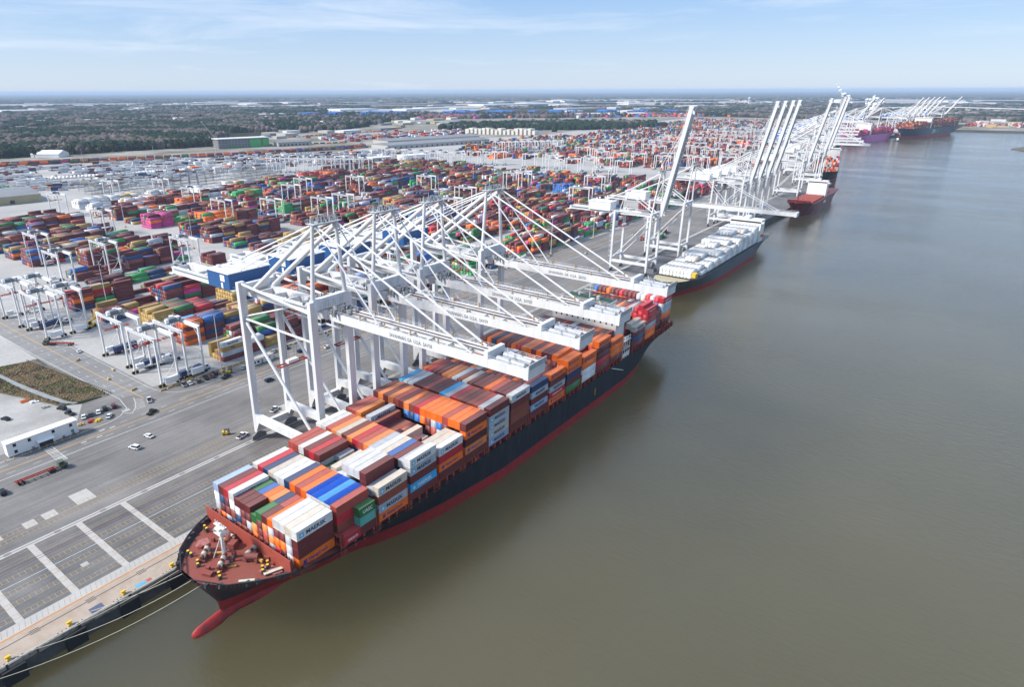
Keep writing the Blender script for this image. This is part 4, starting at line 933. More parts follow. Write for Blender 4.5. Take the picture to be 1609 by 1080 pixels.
# ------------------------------------------------------------------ yard containers
yst = {}
yr = random.Random(11)
def runs(x0, x1): 
    x = x0; k = 0
    while x+12.2 <= x1:
        if k and k % 10 == 0: x += 9
        yield k, x; x += 12.95; k += 1
PAL = 'MMMMMMMMMMMMMMMMMKKKKDDDDDDDYYYYYYYEEEgOONNNNNBBWWGCPSRgGMMMMDD'
PALF = 'MMMMMMMMMMKKDDDDOOOOYYEENNBWGPSSRCDM'
def fill(k, x0, x1, pal, dens=.9, maxh=5, rows=7, base=None, blk=None, start=0):
    y0 = base if base is not None else BY(k)+4.6
    dom = yr.choice(pal); hdom = 3; left = 0
    for s_, x in runs(x0, x1):
        if left <= 0: dom = yr.choice(pal); left = yr.randint(1, 3); hdom = yr.choice((1, 2, 3, 4, 4, 4, 5, 5)); empty = yr.random() > dens; pure = yr.random() < .28
        left -= 1
        if empty: continue
        for r_ in range(rows):
            hgt = max(0, min(maxh, hdom+yr.choice((-2, -1, -1, 0, 0, 0, 1)) if not pure else hdom-yr.choice((0, 0, 0, 1, 1, 2))))
            if hgt == 0: continue
            colr = [(dom if yr.random() < (.72 if pure else .30) else yr.choice(pal)) for _ in range(hgt)]
            yst[((blk if blk is not None else k)*1000+start+s_, r_, '')] = (x, y0+2.72*r_, .05, 12.19, [(2.72 if yr.random() < .6 else 2.6, c, None, False) for c in colr])
c1start = {0: 167, 1: 167, 2: 170, 3: 158, 4: 156, 5: 190, 6: 188, 7: 186, 8: 184, 9: 184, 10: 184, 11: 190, 12: 200, 13: 205}
for k in range(14):
    if k == 5: fill(k, 160, 290, PAL, .75, 4)
    else: fill(k, c1start[k], 290 if k > 2 else 312, PAL, .93, 5)
for k in (14, 15): fill(k, 330, 430+(k-14)*160, 'WWWWWCGWWMY', .75, 4, start=60)
for k in range(17):
    x0 = 322 if k < 14 else 430+ (k-14)*160
    fill(k, x0 if k > 2 else 326, 965 if k > 3 else 990-10*k, PAL, .88, 5 if k < 15 else 4, start=100)
for k in range(1, 12):
    fill(k, 1130+(k % 3)*12 if k > 2 else 1180, 2480-k*14 if k > 2 else 1900, PALF, .72, 4, start=300, rows=6)
for k in range(17, 25): fill(k, 2500-k*9, 3250, PALF, .7, 4, start=500, base=60+(k-17)*42, rows=6)
fill(30, 1120, 1175, 'OOOOOM', 1, 5, base=628, rows=6); fill(31, 1240, 1330, 'MMMK', 1, 2, base=700, rows=9)
for k in range(40, 46): fill(k, 2700, 3100, 'SOOMMBP', .8, 3, base=2100+(k-40)*60, rows=8)
# front stacks that read clearly beside the junction
def setst(k, s_, r_, cols, txt=None, hh=2.62):
    key = (k*1000+s_, r_, ''); x = dict(runs(c1start[k], 400))[s_]
    yst[key] = (x, BY(k)+4.6+2.72*r_, .05, 12.19, [(hh, c, t, False) for c, t in zip(cols, (txt or [None]*9))])
setst(0, 0, 0, 'MGYW', [None, 'MAERSK', 'MSC', 'MAERSK']); setst(0, 0, 1, 'OK'); setst(0, 0, 2, 'YY'); setst(0, 0, 3, 'Y'); setst(0, 0, 4, 'YYY')
for r_ in (5, 6): yst.pop((0, r_, ''), None)
setst(0, 1, 0, 'MMW', [None, None, 'MAERSK']); setst(0, 1, 1, 'MMW'); setst(0, 1, 2, 'MG'); setst(0, 2, 0, 'YY', ['MSC', 'MSC']); setst(0, 2, 1, 'YM')
for r_, c in enumerate(('OKOMO', 'KOKSS', 'MKKKS', 'KKMKL')): setst(1, 0, r_, c, ['Hapag-Lloyd', None, 'Hapag-Lloyd', None, 'Hapag-Lloyd'] if r_ == 0 else None)
for r_, c in enumerate(('MNMNB', 'MBMNN', 'MMKNB', 'KMMBK')): setst(1, 1, r_, c)
for r_ in range(7): setst(2, 4, r_, 'YYYYY'[:4+(r_ % 2)], ['MSC']*5); setst(2, 1, r_, ('MMMg', 'MMMM', 'KMNM')[r_ % 3]); setst(2, 2, r_, ('MMR', 'MKM')[r_ % 2])
def lab2(key, ti, n, c, text, L):
    k = key[0]//1000; s_ = key[0] % 1000
    if s_ < 100: return f"{CN[c]} yard container, {'top' if ti == n-1 else ORD[ti]} tier, {ORD[key[1]]} row, {ORD[min(s_, 19)]} slot of {ORD[min(k, 19)]} block inland"
    return f"{CN[c]} yard container, {'top' if ti == n-1 else ORD[ti]} tier, far yard"
cell_stacks(yst, 'containers stacked in the terminal yard', lab2)

# ------------------------------------------------------------------ the other ships
def block_house(ship, x0, x1, y0, y1, z0, z1, mat, wing=None):
    q = MB(); q.box(x0, x1, y0, y1, z0, z1)
    if wing: q.box(x0, x0+3, wing[0], wing[1], z1-2.6, z1-1.4)
    q.box(x0+1, x1-1, (y0+y1)/2-2, (y0+y1)/2+2, z1, z1+2); q.tube(((x0+x1)/2, (y0+y1)/2, z1+2), ((x0+x1)/2, (y0+y1)/2, z1+9), .3, 6)
    h_ = q.build('superstructure', mat, ship); q = MB()
    q.box(x0-.06, x0-.01, y0+.5, y1-.5, z1-2.2, z1-1.2)
    n_ = int((z1-z0-3)/3)
    for k in range(n_):
        for y in np.arange(y0+1.5, y1-1, 2.6): q.box(x0-.06, x0-.01, y-.3, y+.3, z0+1.6+3*k, z0+2.4+3*k)
    q.build('window', M['glass'], h_); return h_
def std_hull(ship, L, half, zbow, zdk, mats, zboot=-2):
    s = L/200
    return hull(ship, [(0,.3),(1,half*.35),(4*s,half*.6),(9*s,half*.82),(18*s,half*.97),(26*s,half),(L*.92,half),(L,half*.85)],
        [(0,.2),(8*s,half*.1),(20*s,half*.38),(40*s,half*.78),(62*s,half),(L*.75,half),(L*.88,half*.7),(L*.97,half*.1),(L,.3)],
        [(0, zbow), (16*s, zbow-.6), (24*s, zdk+.8), (50*s, zdk), (L, zdk)], [(0, zboot+1.5), (L*.3, zboot), (L, zboot)],
        [(-7.5, 6*s), (-5.3, 5.5*s), (0, 4.6*s), (zbow, 0)], [(-7.5, L-10), (-5.3, L-7), (0, L-3), (zdk, L)], L, mats, 46)
ship2 = thing('container_ship', (419, -5, 0), 'grey hulled ship packed with white containers, moored behind the nearest ship', 'container ship')
pt2, deck2, rail2 = std_hull(ship2, 224, 14.5, 9.5, 6.4, (M['hull_grey'], M['boot']), -2.2)
deck2('foredeck', .8, 24, 1.1, M['tan']); deck2('main_deck', 23, 223, .3, M['hull_grey']); rail2('gunwale', .3, 223, .4, M['dgrey'])
block_house(ship2, 182, 194, -13, 12.5, 6, 25, M['whiteb'], (-15, 14.5))
q = MB(); q.tube((199, 10.5, 9), (205, 10.5, 9), 1, 8); q.tube((186, -14, 11.5), (191, -14, 11.5), 1.1, 8); q.build('lifeboat', M['orange'], ship2)
q = MB(); q.box(196, 202, -4, 4, 6, 20); q.build('funnel', M['whiteb'], ship2)
q = MB(); q.cbox(27.5, -12.2, 8.4, 5, 2.6, 3, 0); q.build('deck_crate', M['yellow'], ship2)
s2 = {}
hts2 = ['2222222221', '2222222222', '2223332222', '3333332222', '3333333332', '3334443333', '4444444433', '4444444444', '4555554444', '5555555544', '5555555555']
for b2 in range(11):
    for r_ in range(10):
        hgt = int(hts2[b2][r_])-(1 if b2 < 2 and r_ > 8 else 0); x = 419+26+b2*14
        if b2 == 10: x += 0
        if hgt <= 0: continue
        s2[(b2, r_, '')] = (x, 6.2-2.52*r_, 6.9, 12.19, [(2.75, 'W' if rng.random() < .86 else 'C', None, False) for _ in range(hgt)])
cell_stacks(s2, 'white containers on the grey ship', lambda *a: 'white container on grey ship')
ship3 = thing('container_ship', (808, -1, 0), 'empty maroon ship with bare hatch covers and white superstructure', 'container ship')
pt3, deck3, rail3 = std_hull(ship3, 190, 13, 12.5, 8.2, (M['hull_maroon'], M['hull_maroon']), -3)
deck3('foredeck', .8, 22, 1.2, M['rust']); deck3('main_deck', 21, 189, .3, M['hull_maroon']); rail3('gunwale', .3, 189, .4, M['breakwater'])
q = MB(); q.box(16.5, 17, -12, 12, 9.5, 13.2); q.build('breakwater', M['hull_maroon'], ship3)
for k in range(6):
    q = MB(); q.box(24+k*13, 35.6+k*13, -10.6, 10.6, 8, 9.8)
    for j in range(4): q.box(25+k*13, 25.6+k*13, -9+j*5, -6+j*5, 9.8, 10.5)
    q.build('hatch_cover', M['breakwater'], ship3)
block_house(ship3, 105, 116, -10.5, 10.5, 8, 26, M['whiteb'], (-13, 13)); 
q = MB(); q.tube((118, -11.4, 12), (124, -11.4, 12), 1.2, 8); q.build('lifeboat', M['orange'], ship3)
q = MB(); q.box(119, 125, -3.5, 3.5, 8, 22); q.build('funnel', M['hull_maroon'], ship3)
q = MB(); q.tube((10, 0, 11), (10, 0, 21), .4, 6); q.build('foremast', M['hull_maroon'], ship3)
q = MB(); q.box(88, 100, -13.1, -13.02, 2.2, 5.2); q.build('hull_mark', M['ship_white'], ship3)
ship4 = thing('container_ship', (1150, 32, 0), 'black hulled ship stacked with orange and white containers behind the maroon ship', 'container ship', rz=R(9))
std = std_hull(ship4, 230, 16, 13, 9, (M['hull_navy'], M['boot']), -2.5); std[1]('foredeck', .8, 24, 1.2, M['rust']); std[1]('main_deck', 23, 229, .3, M['hatch']); std[2]('gunwale', .3, 229, .5, M['breakwater'])
q = MB(); q.tube((13, 0, 11), (13, 0, 24), .5, 6); q.build('foremast', M['ship_white'], ship4)
block_house(ship4, 160, 172, -14, 14, 9, 36, M['whiteb'], (-16, 16))
def deck_load(s, x0, nb, nr, half, z, pal, hr, seed, skip=()):
    q = MB(); r_ = random.Random(seed)
    for b_ in range(nb):
        if b_ in skip: continue
        hb = r_.choice(hr)
        for j in range(nr):
            for t in range(max(1, hb+r_.choice((-1, 0, 0, 1)))):
                y = -half+1+j*(2*half-2)/nr; q.box(x0+b_*14.3, x0+b_*14.3+12.2, y, y+2.35, z+t*2.78, z+2.7+t*2.78, C_[r_.choice(pal)])
    return q.build('container_load', M['cont_att'], s, kind='stuff')
deck_load(ship4, 26, 9, 12, 16, 9.8, 'OOSOWWCMRONW', (4, 5, 5, 6), 4)
def rot_ship(loc, rz, L, half, zbow, zdk, mats, label, pal, nb, nr, hr, zb):
    s = thing('container_ship', loc, label, 'container ship', rz=rz)
    h = std_hull(s, L, half, zbow, zdk, mats, zb); h[1]('main_deck', .8, L-1, .8, M['hatch']); h[2]('gunwale', .3, L-1, .6, mats[0])
    q = MB(); r_ = random.Random(L)
    for b_ in range(nb):
        hb = r_.choice(hr); x0_ = 26+b_*14.4
        if L*.36 < x0_ < L*.40: continue
        for j in range(nr):
            for t in range(max(1, hb+r_.choice((-1, 0, 0, 1)))):
                y = -half+1+j*(2*half-2)/nr; q.box(x0_, x0_+12.2, y, y+2.3, zdk+1+t*2.8, zdk+3.7+t*2.8, C_[r_.choice(pal)])
    q.build('container_load', M['cont_att'], s, kind='stuff')
    block_house(s, L*.37, L*.37+11, -half+2, half-2, zdk, zdk+30, M['whiteb'], (-half, half)); return s
ship5 = rot_ship((2064, 158, 0), R(-12.5), 310, 21, 15, 13, (M['hull_pink'], M['hull_pink']), 'magenta hulled ship with pink and red containers at the river bend', 'PPPRMMSPKR', 18, 14, (2, 3, 3, 4), -3.5)
put_text(textmesh('ONE', 8, M['whiteb']), ship5, Vector((40, -21.1, 1.5)))
ship6 = rot_ship((2348, 62, 0), R(-13.5), 425, 24, 24, 20, (M['hull_zim'], M['boot']), 'dark blue hulled ship, farthest of all, stacked high with mixed containers', 'MMMKDYMKSMTM', 26, 18, (4, 5, 6, 6, 7), 1.5)
put_text(textmesh('ZIM', 11, M['whiteb']), ship6, Vector((176, -24.2, 5.0))); put_text(textmesh('LNG', 11, M['bgreen']), ship6, Vector((206, -24.2, 5.0)))
tug = thing('tugboat', (2240, 55, -5.3), 'small dark tugboat behind the stern of the magenta ship', 'tugboat')
q = MB(); q.prism([(0, 0), (5, -4), (26, -4), (28, 0), (26, 4), (5, 4)], -.5, 3); q.build('hull', M['dgrey'], tug); q = MB(); q.box(8, 16, -2.5, 2.5, 3, 8); q.box(18, 19, -.5, .5, 3, 8); q.build('wheelhouse', M['whiteb'], tug)

# ------------------------------------------------------------------ choose the containers that show largest; the rest is one mass
def proj(x, y, z):
    v = Vector((x, y, z))-CAM; d = v.dot(fw)
    if d < 5: return None
    return (709+1021*v.dot(r2)/d, 540+1021*v.dot(d2)/d, d)
for c in CONT:
    p = proj(c['x']+c['L']/2, c['y'], c['z']+c['h']); c['a'] = 0
    if p and -20 < p[0] < 1630 and 0 < p[1] < 1100:
        s_ = 1021/p[2]; dz = (CAM.z-c['z'])/p[2]; a = 0
        if 'top' in c['expo']: a += c['L']*2.44*s_*s_*dz
        if 'sea' in c['expo']: a += c['L']*c['h']*s_*s_*max(0, (c['y']-CAM.y)/p[2])
        if 'front' in c['expo']: a += 2.44*c['h']*s_*s_*max(0, c['x']/p[2])
        c['a'] = a if c['group'] in ('containers stacked on the nearest ship', 'containers stacked in the terminal yard') else 0
CONT.sort(key=lambda c: -c['a'])
ONE, REST = CONT[:290], CONT[290:]
def cont_mesh(L, h):
    q = MB(); w2 = W_/2
    q.box(.05, L-.05, -w2+.05, w2-.05, .12, h-.06)
    for x in (0, L-.17):
        for y in (-w2, w2-.17): q.box(x, x+.17, y, y+.17, 0, h)
    for y in (-w2, w2-.1): q.box(.17, L-.17, y, y+.1, h-.14, h-.02); q.box(.17, L-.17, y, y+.1, 0, .16)
    for x in (0, L-.12): q.box(x, x+.12, -w2+.17, w2-.17, h-.14, h-.01); q.box(x, x+.12, -w2+.17, w2-.17, 0, .16)
    for y in (-.75, -.25, .25, .75): q.tube((0, y, .2), (0, y, h-.2), .03, 4)
    return q.mesh('container', M['cont_obj'])
cm = {}
def star_logo():
    m1 = M['logo_blue']; me = MB(); me.add([(0,0,0),(1.5,0,0),(1.5,1.5,0),(0,1.5,0)], [(0,1,2,3)])
    c = .75; vs = []
    for i in range(14):
        r_ = .62 if i % 2 == 0 else .28; a = math.pi/2+i*math.pi/7; vs.append((c+r_*math.cos(a), c+r_*math.sin(a), .012))
    me.add(vs, [tuple(range(14))]); m = me.mesh('logo', m1); m.materials.append(M['whiteb']); m.polygons[1].material_index = 1; return m
M['logo_blue'] = plain('logo_blue', (.10, .45, .72), .5, .03, 1); M['ltr_navy'] = plain('lettering_navy', (.03, .05, .12), .5, .03, 1)
M['ltr_blue'] = plain('lettering_blue', (.02, .03, .30), .5, .03, 1)
logo = star_logo()
q = MB(); q.add([(0,0,0),(.45,0,0),(.75,1.3,0),(.3,1.3,0)], [(0,1,2,3)]); q.add([(.6,0,0),(1.05,0,0),(1.35,1.3,0),(.9,1.3,0)], [(0,1,2,3)]); q.add([(.4,.5,.01),(1.1,.5,.01),(1.2,.85,.01),(.48,.85,.01)], [(0,1,2,3)]); hl = q.mesh('logo', M['ltr_blue'])
tarpm = {}
for c in ONE:
    k = (c['L'], c['h'])
    if k not in cm: cm[k] = cont_mesh(*k)
    ship_ = 'nearest ship' in c['group']
    o = link('shipping_container', cm[k], None, (c['x'], c['y'], c['z']), None, c['label'], 'container', c['group'])
    col = C_[c['c']] if c['c'] != 'U' else C_['W']; j = 1+random.uniform(-.10, .10)
    if c['tarp']: col = C_['W']
    o.color = (min(1, col[0]*j), min(1, col[1]*j), min(1, col[2]*j), 1)
    if c['tarp']:
        if k not in tarpm: q = MB(); q.yzprism([(-W_/2+.03, k[1]-.35), (W_/2-.03, k[1]-.35), (W_/2-.03, k[1]+.04), (0, k[1]+.16), (-W_/2+.03, k[1]+.04)], -.05, k[0]+.05); tarpm[k] = [q.mesh('tarpaulin', plain('tarpaulin_blue', c_, .5, .1, .7)) for c_ in ((.003, .075, .46), (.003, .06, .38), (.08, .30, .62))]
        link('tarpaulin', tarpm[k][2 if 'fourteenth row' in c['label'] else random.choice((0, 1))], o); o['label'] = c['label'].replace('white container', 'white blue-topped container')
    t = c['text']
    if t and 'sea' in c['expo'] or t in ('MAERSK', 'Hapag-Lloyd') and c['text']:
        L = c['L']; yy = -W_/2-.02; sm = L < 7
        if t == 'MAERSK':
            lg = put_text(logo, o, Vector((L*.07, yy, .45)), name='logo')
            put_text(textmesh('MAERSK', 1.3, M['ltr_navy'] if c['c'] != 'L' else M['whiteb'], L*.55), o, Vector((L*.26, yy, .65)))
        elif t == 'Hapag-Lloyd':
            put_text(hl, o, Vector((L*.10, yy, .6)), name='logo'); put_text(textmesh(t, 1.05, M['ltr_blue'], L*.52), o, Vector((L*.26, yy, .7)))
        else: put_text(textmesh(t, 1.2 if t in ('MSC', 'UASC') else 1.0, M['whiteb'] if t != 'MSC' else M['ltr_navy'], (L*.22 if t == 'MSC' else L*.62)), o, Vector((L*(.4 if t == 'MSC' else .2), yy, .8)))
# numpy mass of every remaining container
n_ = len(REST)
X0 = np.array([c['x'] for c in REST]); X1 = X0+np.array([c['L'] for c in REST]); YC = np.array([c['y'] for c in REST]); Z0 = np.array([c['z'] for c in REST]); Z1 = Z0+np.array([c['h'] for c in REST])-.04
X1 = X1-.05; Y0 = YC-W_/2; Y1 = YC+W_/2
V = np.stack([np.stack([X0,Y0,Z0],1), np.stack([X1,Y0,Z0],1), np.stack([X1,Y1,Z0],1), np.stack([X0,Y1,Z0],1), np.stack([X0,Y0,Z1],1), np.stack([X1,Y0,Z1],1), np.stack([X1,Y1,Z1],1), np.stack([X0,Y1,Z1],1)], 1).reshape(-1, 3)
Fb = np.array([[4,5,6,7],[0,1,5,4],[1,2,6,5],[2,3,7,6],[3,0,4,7]])
F = (Fb[None]+(np.arange(n_)*8)[:, None, None]).reshape(-1, 4)
def np_mesh(name, V, F, mat, col=None, smooth=False):
    me = bpy.data.meshes.new(name); k = F.shape[1]
    me.vertices.add(len(V)); me.vertices.foreach_set('co', V.astype(np.float32).ravel())
    me.loops.add(F.size); me.loops.foreach_set('vertex_index', F.astype(np.int32).ravel())
    me.polygons.add(len(F)); me.polygons.foreach_set('loop_start', (np.arange(len(F))*k).astype(np.int32))
    try: me.polygons.foreach_set('loop_total', np.full(len(F), k, np.int32))
    except Exception: pass
    me.update(calc_edges=True)
    if smooth: me.polygons.foreach_set('use_smooth', np.ones(len(F), bool))
    if col is not None:
        at = me.color_attributes.new('Col', 'FLOAT_COLOR', 'CORNER'); arr = np.ones((len(F)*k, 4), np.float32); arr[:, :3] = np.repeat(col, k, axis=0); at.data.foreach_set('color', arr.ravel())
    me.materials.append(mat); return me
cc = np.array([C_[c['c'] if not c['tarp'] else 'W'] for c in REST])*np.random.uniform(.86, 1.14, (n_, 1))
link('container_stacks', np_mesh('container_stacks', V, F, M['cont_att'], np.repeat(cc, 5, axis=0)), None, kind='stuff', label='thousands of mixed colour containers stacked across the yard and farther ships', cat='containers')
print('containers', len(CONT)); print([c['label'] for c in ONE[:6]], max(len(c['label'].split()) for c in ONE))

# ------------------------------------------------------------------ vehicles
def car(kind, x, y, rz, col, label):
    T = thing({'car': 'parked_car', 'pickup': 'pickup_truck', 'suv': 'parked_car'}[kind], (x, y, .02), label, 'pickup' if kind == 'pickup' else 'car', rz=rz)
    L, Wd, h = (5.7, 2.0, 1.85) if kind == 'pickup' else (4.9, 1.95, 1.75) if kind == 'suv' else (4.6, 1.82, 1.42)
    m = plain('paint_%s' % label.split()[0], col, .3, .04, 2)
    def lathe(sec, hw0):  # side profile loft with tumblehome
        q = MB()
        for a, b_ in zip(sec, sec[1:]):
            (x0, zl0, zh0, w0), (x1, zl1, zh1, w1) = a, b_
            q.add([(x0,-w0,zl0),(x1,-w1,zl1),(x1,w1,zl1),(x0,w0,zl0),(x0,-w0*.92,zh0),(x1,-w1*.92,zh1),(x1,w1*.92,zh1),(x0,w0*.92,zh0)], [(0,3,2,1),(4,5,6,7),(0,1,5,4),(2,3,7,6),(1,2,6,5),(3,0,4,7)])
        return q
    hw = Wd/2; g = .38
    body = [(-L/2, g+.15, .85, hw*.88), (-L/2+.35, g, .98, hw), (-L*.12, g, .99, hw), (L*.18, g, .98, hw), (L/2-.4, g, .86, hw*.97), (L/2, g+.15, .68, hw*.82)]
    lathe(body, hw).build('body', m, T)
    if kind == 'pickup':
        cab = [(-.55, .97, 1.0, hw*.95), (-.35, .97, h, hw*.86), (.75, .97, h, hw*.86), (1.45, .97, 1.0, hw*.95)]
        q = MB(); q.box(-L/2+.2, -.7, -hw*.82, hw*.82, .985, 1.02); q.build('cargo_bed', M['black'], T)
    elif kind == 'suv': cab = [(-L/2+.15, .97, 1.0, hw*.95), (-L/2+.45, .97, h, hw*.84), (.45, .97, h, hw*.84), (1.2, .97, 1.0, hw*.95)]
    else: cab = [(-L/2+.5, .97, 1.0, hw*.93), (-.95, .97, h, hw*.78), (.35, .97, h, hw*.78), (1.15, .97, 1.0, hw*.93)]
    lathe(cab, hw).build('window', M['glass'], T)
    q = MB(); a, b_ = cab[1], cab[2]; q.box(a[0]-.02, b_[0]+.02, -b_[3]*.93, b_[3]*.93, h-.03, h+.03); q.build('roof', m, T)
    for sx in (-L*.31, L*.32):
        for sy in (-1, 1):
            q = MB(); q.tube((sx, sy*(hw-.22), .36), (sx, sy*(hw+.01), .36), .36, 12); q.build('wheel', M['black'], T)
    for sy in (-1, 1): q = MB(); q.box(L/2-.12, L/2+.01, sy*hw*.62-.16, sy*hw*.62+.16, .60, .76); q.build('headlight', M['whiteb'], T)
    return T
WHT, BLK, SLV, NAV, MAR, GRY = (.72,.72,.72), (.012,.012,.014), (.38,.40,.42), (.02,.04,.09), (.12,.015,.02), (.10,.11,.12)
for a in (('suv', 92.1, 134.5, 1.9, BLK, 'black suv at the back of the lot, nearest the ditch'), ('pickup', 92.2, 126.8, 1.75, BLK, 'black pickup parked at the end of the white office building'),
  ('car', 94.5, 118.6, 1.2, WHT, 'white car, leftmost in the row beside the white office'), ('suv', 97.3, 118.7, 1.2, GRY, 'dark grey suv parked between two white cars'),
  ('car', 100.5, 118.2, 1.2, WHT, 'white car parked between the grey suv and black suv'), ('suv', 103.7, 119.2, 1.25, BLK, 'black suv parked next to the maroon suv'),
  ('suv', 107.3, 118.5, 1.3, MAR, 'maroon suv at the right end of the row near the curve'), ('car', 101.7, 110.8, .9, WHT, 'white car parked alone in front of the row near the pallets'),
  ('pickup', 120.2, 112.2, 1.2, WHT, 'white pickup waiting at the hatched stop marking'), ('pickup', 114.9, 99.9, .5, BLK, 'black pickup driving on the apron road below the junction'),
  ('car', 103.4, 80.8, 1.7, WHT, 'small white car with open tailgate on the open apron'), ('suv', 95.3, 76.3, 1.9, WHT, 'white suv with dark windscreen alone on the open apron'),
  ('car', 73.0, 143, 1.9, BLK, 'black car alone on the gravel lot at left edge'), ('suv', 51.6, 82.5, 1.5, BLK, 'black suv on the open apron just left of the empty red chassis'),
  ('pickup', 127.0, 51.2, .25, WHT, 'white pickup parked beside the crane rail, near the crane foot'), ('pickup', 149.6, 60, .35, WHT, 'white pickup standing under the nearest crane'),
  ('suv', 167.2, 87.6, .1, NAV, 'dark blue car on the apron behind the nearest crane leg'), ('car', 126.8, 199, 1.4, WHT, 'white car on the yard road near the left gantries'),
  ('pickup', 138.8, 115.4, 1.35, SLV, 'silver pickup, first in the row beside the nearest yard gantry'), ('car', 141.6, 114.6, 1.35, WHT, 'white car parked between silver and dark pickups by barriers'),
  ('suv', 145.4, 113.7, 1.3, GRY, 'grey suv parked in the middle of the barrier row'), ('pickup', 149.9, 114.3, 1.3, BLK, 'black pickup parked in the barrier row beside the maroon car'),
  ('car', 153.0, 113.4, 1.3, MAR, 'maroon car parked in the barrier row'), ('suv', 155.8, 115.4, 1.3, BLK, 'black suv parked next to the maroon car, close to the light pole'),
  ('pickup', 156.6, 107.5, .3, BLK, 'black pickup parked lengthwise below the light pole'), ('car', 161.5, 114.0, 1.0, SLV, 'silver car just right of the light pole base'),
  ('car', 168.5, 110.8, .9, SLV, 'silver car beside the small white cabin'), ('car', 191.7, 116.8, 1.0, SLV, 'silver car behind the nearest crane, near barriers'),
  ('suv', 200.8, 105.4, .2, NAV, 'dark blue suv seen between the nearest crane legs'), ('car', 213.7, 98.8, .1, WHT, 'white car with black roof between the second crane legs'),
  ('pickup', 199.4, 116.0, 1.2, BLK, 'black pickup parked beyond the small white cabin'), ('pickup', 226, 115.6, 1.2, WHT, 'white pickup parked at the far end of the barrier row'), ('car', 496, 92, .2, WHT, 'white car on the apron left of the raised-boom crane'),
  ('pickup', 470, 112, .2, WHT, 'white pickup near the light pole beyond the third crane'), ('car', 590, 92, .2, WHT, 'white car on the apron behind the older cranes')):
    car(*a)
def tractor(x, y, rz, col, label, trailer='chassis', cont=None):
    T = thing('terminal_truck', (x, y, .02), label, 'truck', rz=rz)
    q = MB(); q.box(1.2, 3.2, -1.2, 1.2, .9, 3.1); q.box(3.2, 4.2, -1.1, 1.1, .7, 1.7); q.build('cab', plain('cab_paint', col, .4, .1, 1), T)
    q = MB(); q.box(3.15, 3.25, -1.0, 1.0, 1.9, 2.9); q.box(1.6, 2.8, -1.23, 1.23, 2.0, 2.8); q.build('window', M['glass'], T)
    q = MB(); q.box(-2.2, 1.4, -.55, .55, .7, 1.0); q.build('frame', M['dgrey'], T)
    for sx in (3.2, -.6, -1.8):
        for sy in (-1, 1): q = MB(); q.tube((sx, sy*.75, .5), (sx, sy*1.2, .5), .5, 10); q.build('wheel', M['black'], T)
    q = MB()
    for y_ in (-.55, .55): q.box(-13, .2, y_-.12, y_+.12, 1.15, 1.5)
    for x_ in np.arange(-12.6, .2, 2.1): q.box(x_-.12, x_+.12, -1.2, 1.2, 1.2, 1.45)
    q.build('chassis', M['redsteel'], T)
    for sx in (-12, -10.6):
        for sy in (-1, 1): q = MB(); q.tube((sx, sy*.7, .5), (sx, sy*1.2, .5), .5, 10); q.build('wheel', M['black'], T)
    if cont:
        o = link('shipping_container', cm.get((12.19, 2.62)) or cont_mesh(12.19, 2.62), None, None, None, label.replace('truck', 'container on the truck')[:70], 'container'); o.location = Matrix.Rotation(rz, 4, 'Z') @ Vector((-12.6, 0, 1.5)) + Vector((x, y, .02)); o.rotation_euler = (0, 0, rz); o.color = (*C_[cont], 1)
    return T
tractor(69.3, 83.9, -.02, (.10, .12, .08), 'dark truck pulling an empty red chassis on the left apron road')
tractor(122.0, 222.0, 2.2, (.10, .10, .08), 'dark truck with empty red chassis on the yard road by the left gantries')
tractor(150, 181.5, .1, WHT, 'white truck carrying a navy container under the second row gantry', cont='N')
tractor(154, 124, .1, WHT, 'white truck carrying a navy container under the front gantries', cont='N')
tractor(149.5, 151, .1, WHT, 'white truck with a navy container between the front gantry legs', cont='N')
tractor(141, 254, .1, WHT, 'white truck with a dark blue container inside the left gantry cluster', cont='N')
for x, y, c, ww in ((585, 76, 'K', 'nearest'), (600, 66, 'E', 'middle'), (622, 72, 'M', 'farthest')): tractor(x, y, .05, WHT, '%s white truck of three on the far apron, hauling a %s container' % (ww, CN[c]), cont=c)
for x, y, lb in ((124.2, 57.8, 'yellow forklift on the apron left of the white pickup'), (160.8, 110.8, 'yellow forklift beside the light pole base'), (186, 114.0, 'yellow loader beyond the small white cabin')):
    T = thing('forklift', (x, y, .02), lb, 'forklift', rz=-.7)
    q = MB(); q.box(-1.6, .9, -.75, .75, .4, 1.3); q.box(-1.7, -.8, -.8, .8, .5, 1.6); q.build('body', M['yellow'], T)
    q = MB(); q.box(.9, 1.05, -.6, -.45, .2, 2.8); q.box(.9, 1.05, .45, .6, .2, 2.8); q.box(1.0, 2.2, -.5, -.35, .15, .22); q.box(1.0, 2.2, .35, .5, .15, .22); q.build('mast', M['dgrey'], T)
    q = MB(); q.box(-.9, .7, -.7, .7, 2.2, 2.3)
    for sx in (-.85, .65):
        for sy in (-.65, .65): q.box(sx-.05, sx+.05, sy-.05, sy+.05, 1.2, 2.2)
    q.build('cab_frame', M['dgrey'], T)
    for sx in (-1.1, .6):
        for sy in (-1, 1): q = MB(); q.tube((sx, sy*.55, .4), (sx, sy*.85, .4), .4, 10); q.build('wheel', M['black'], T)
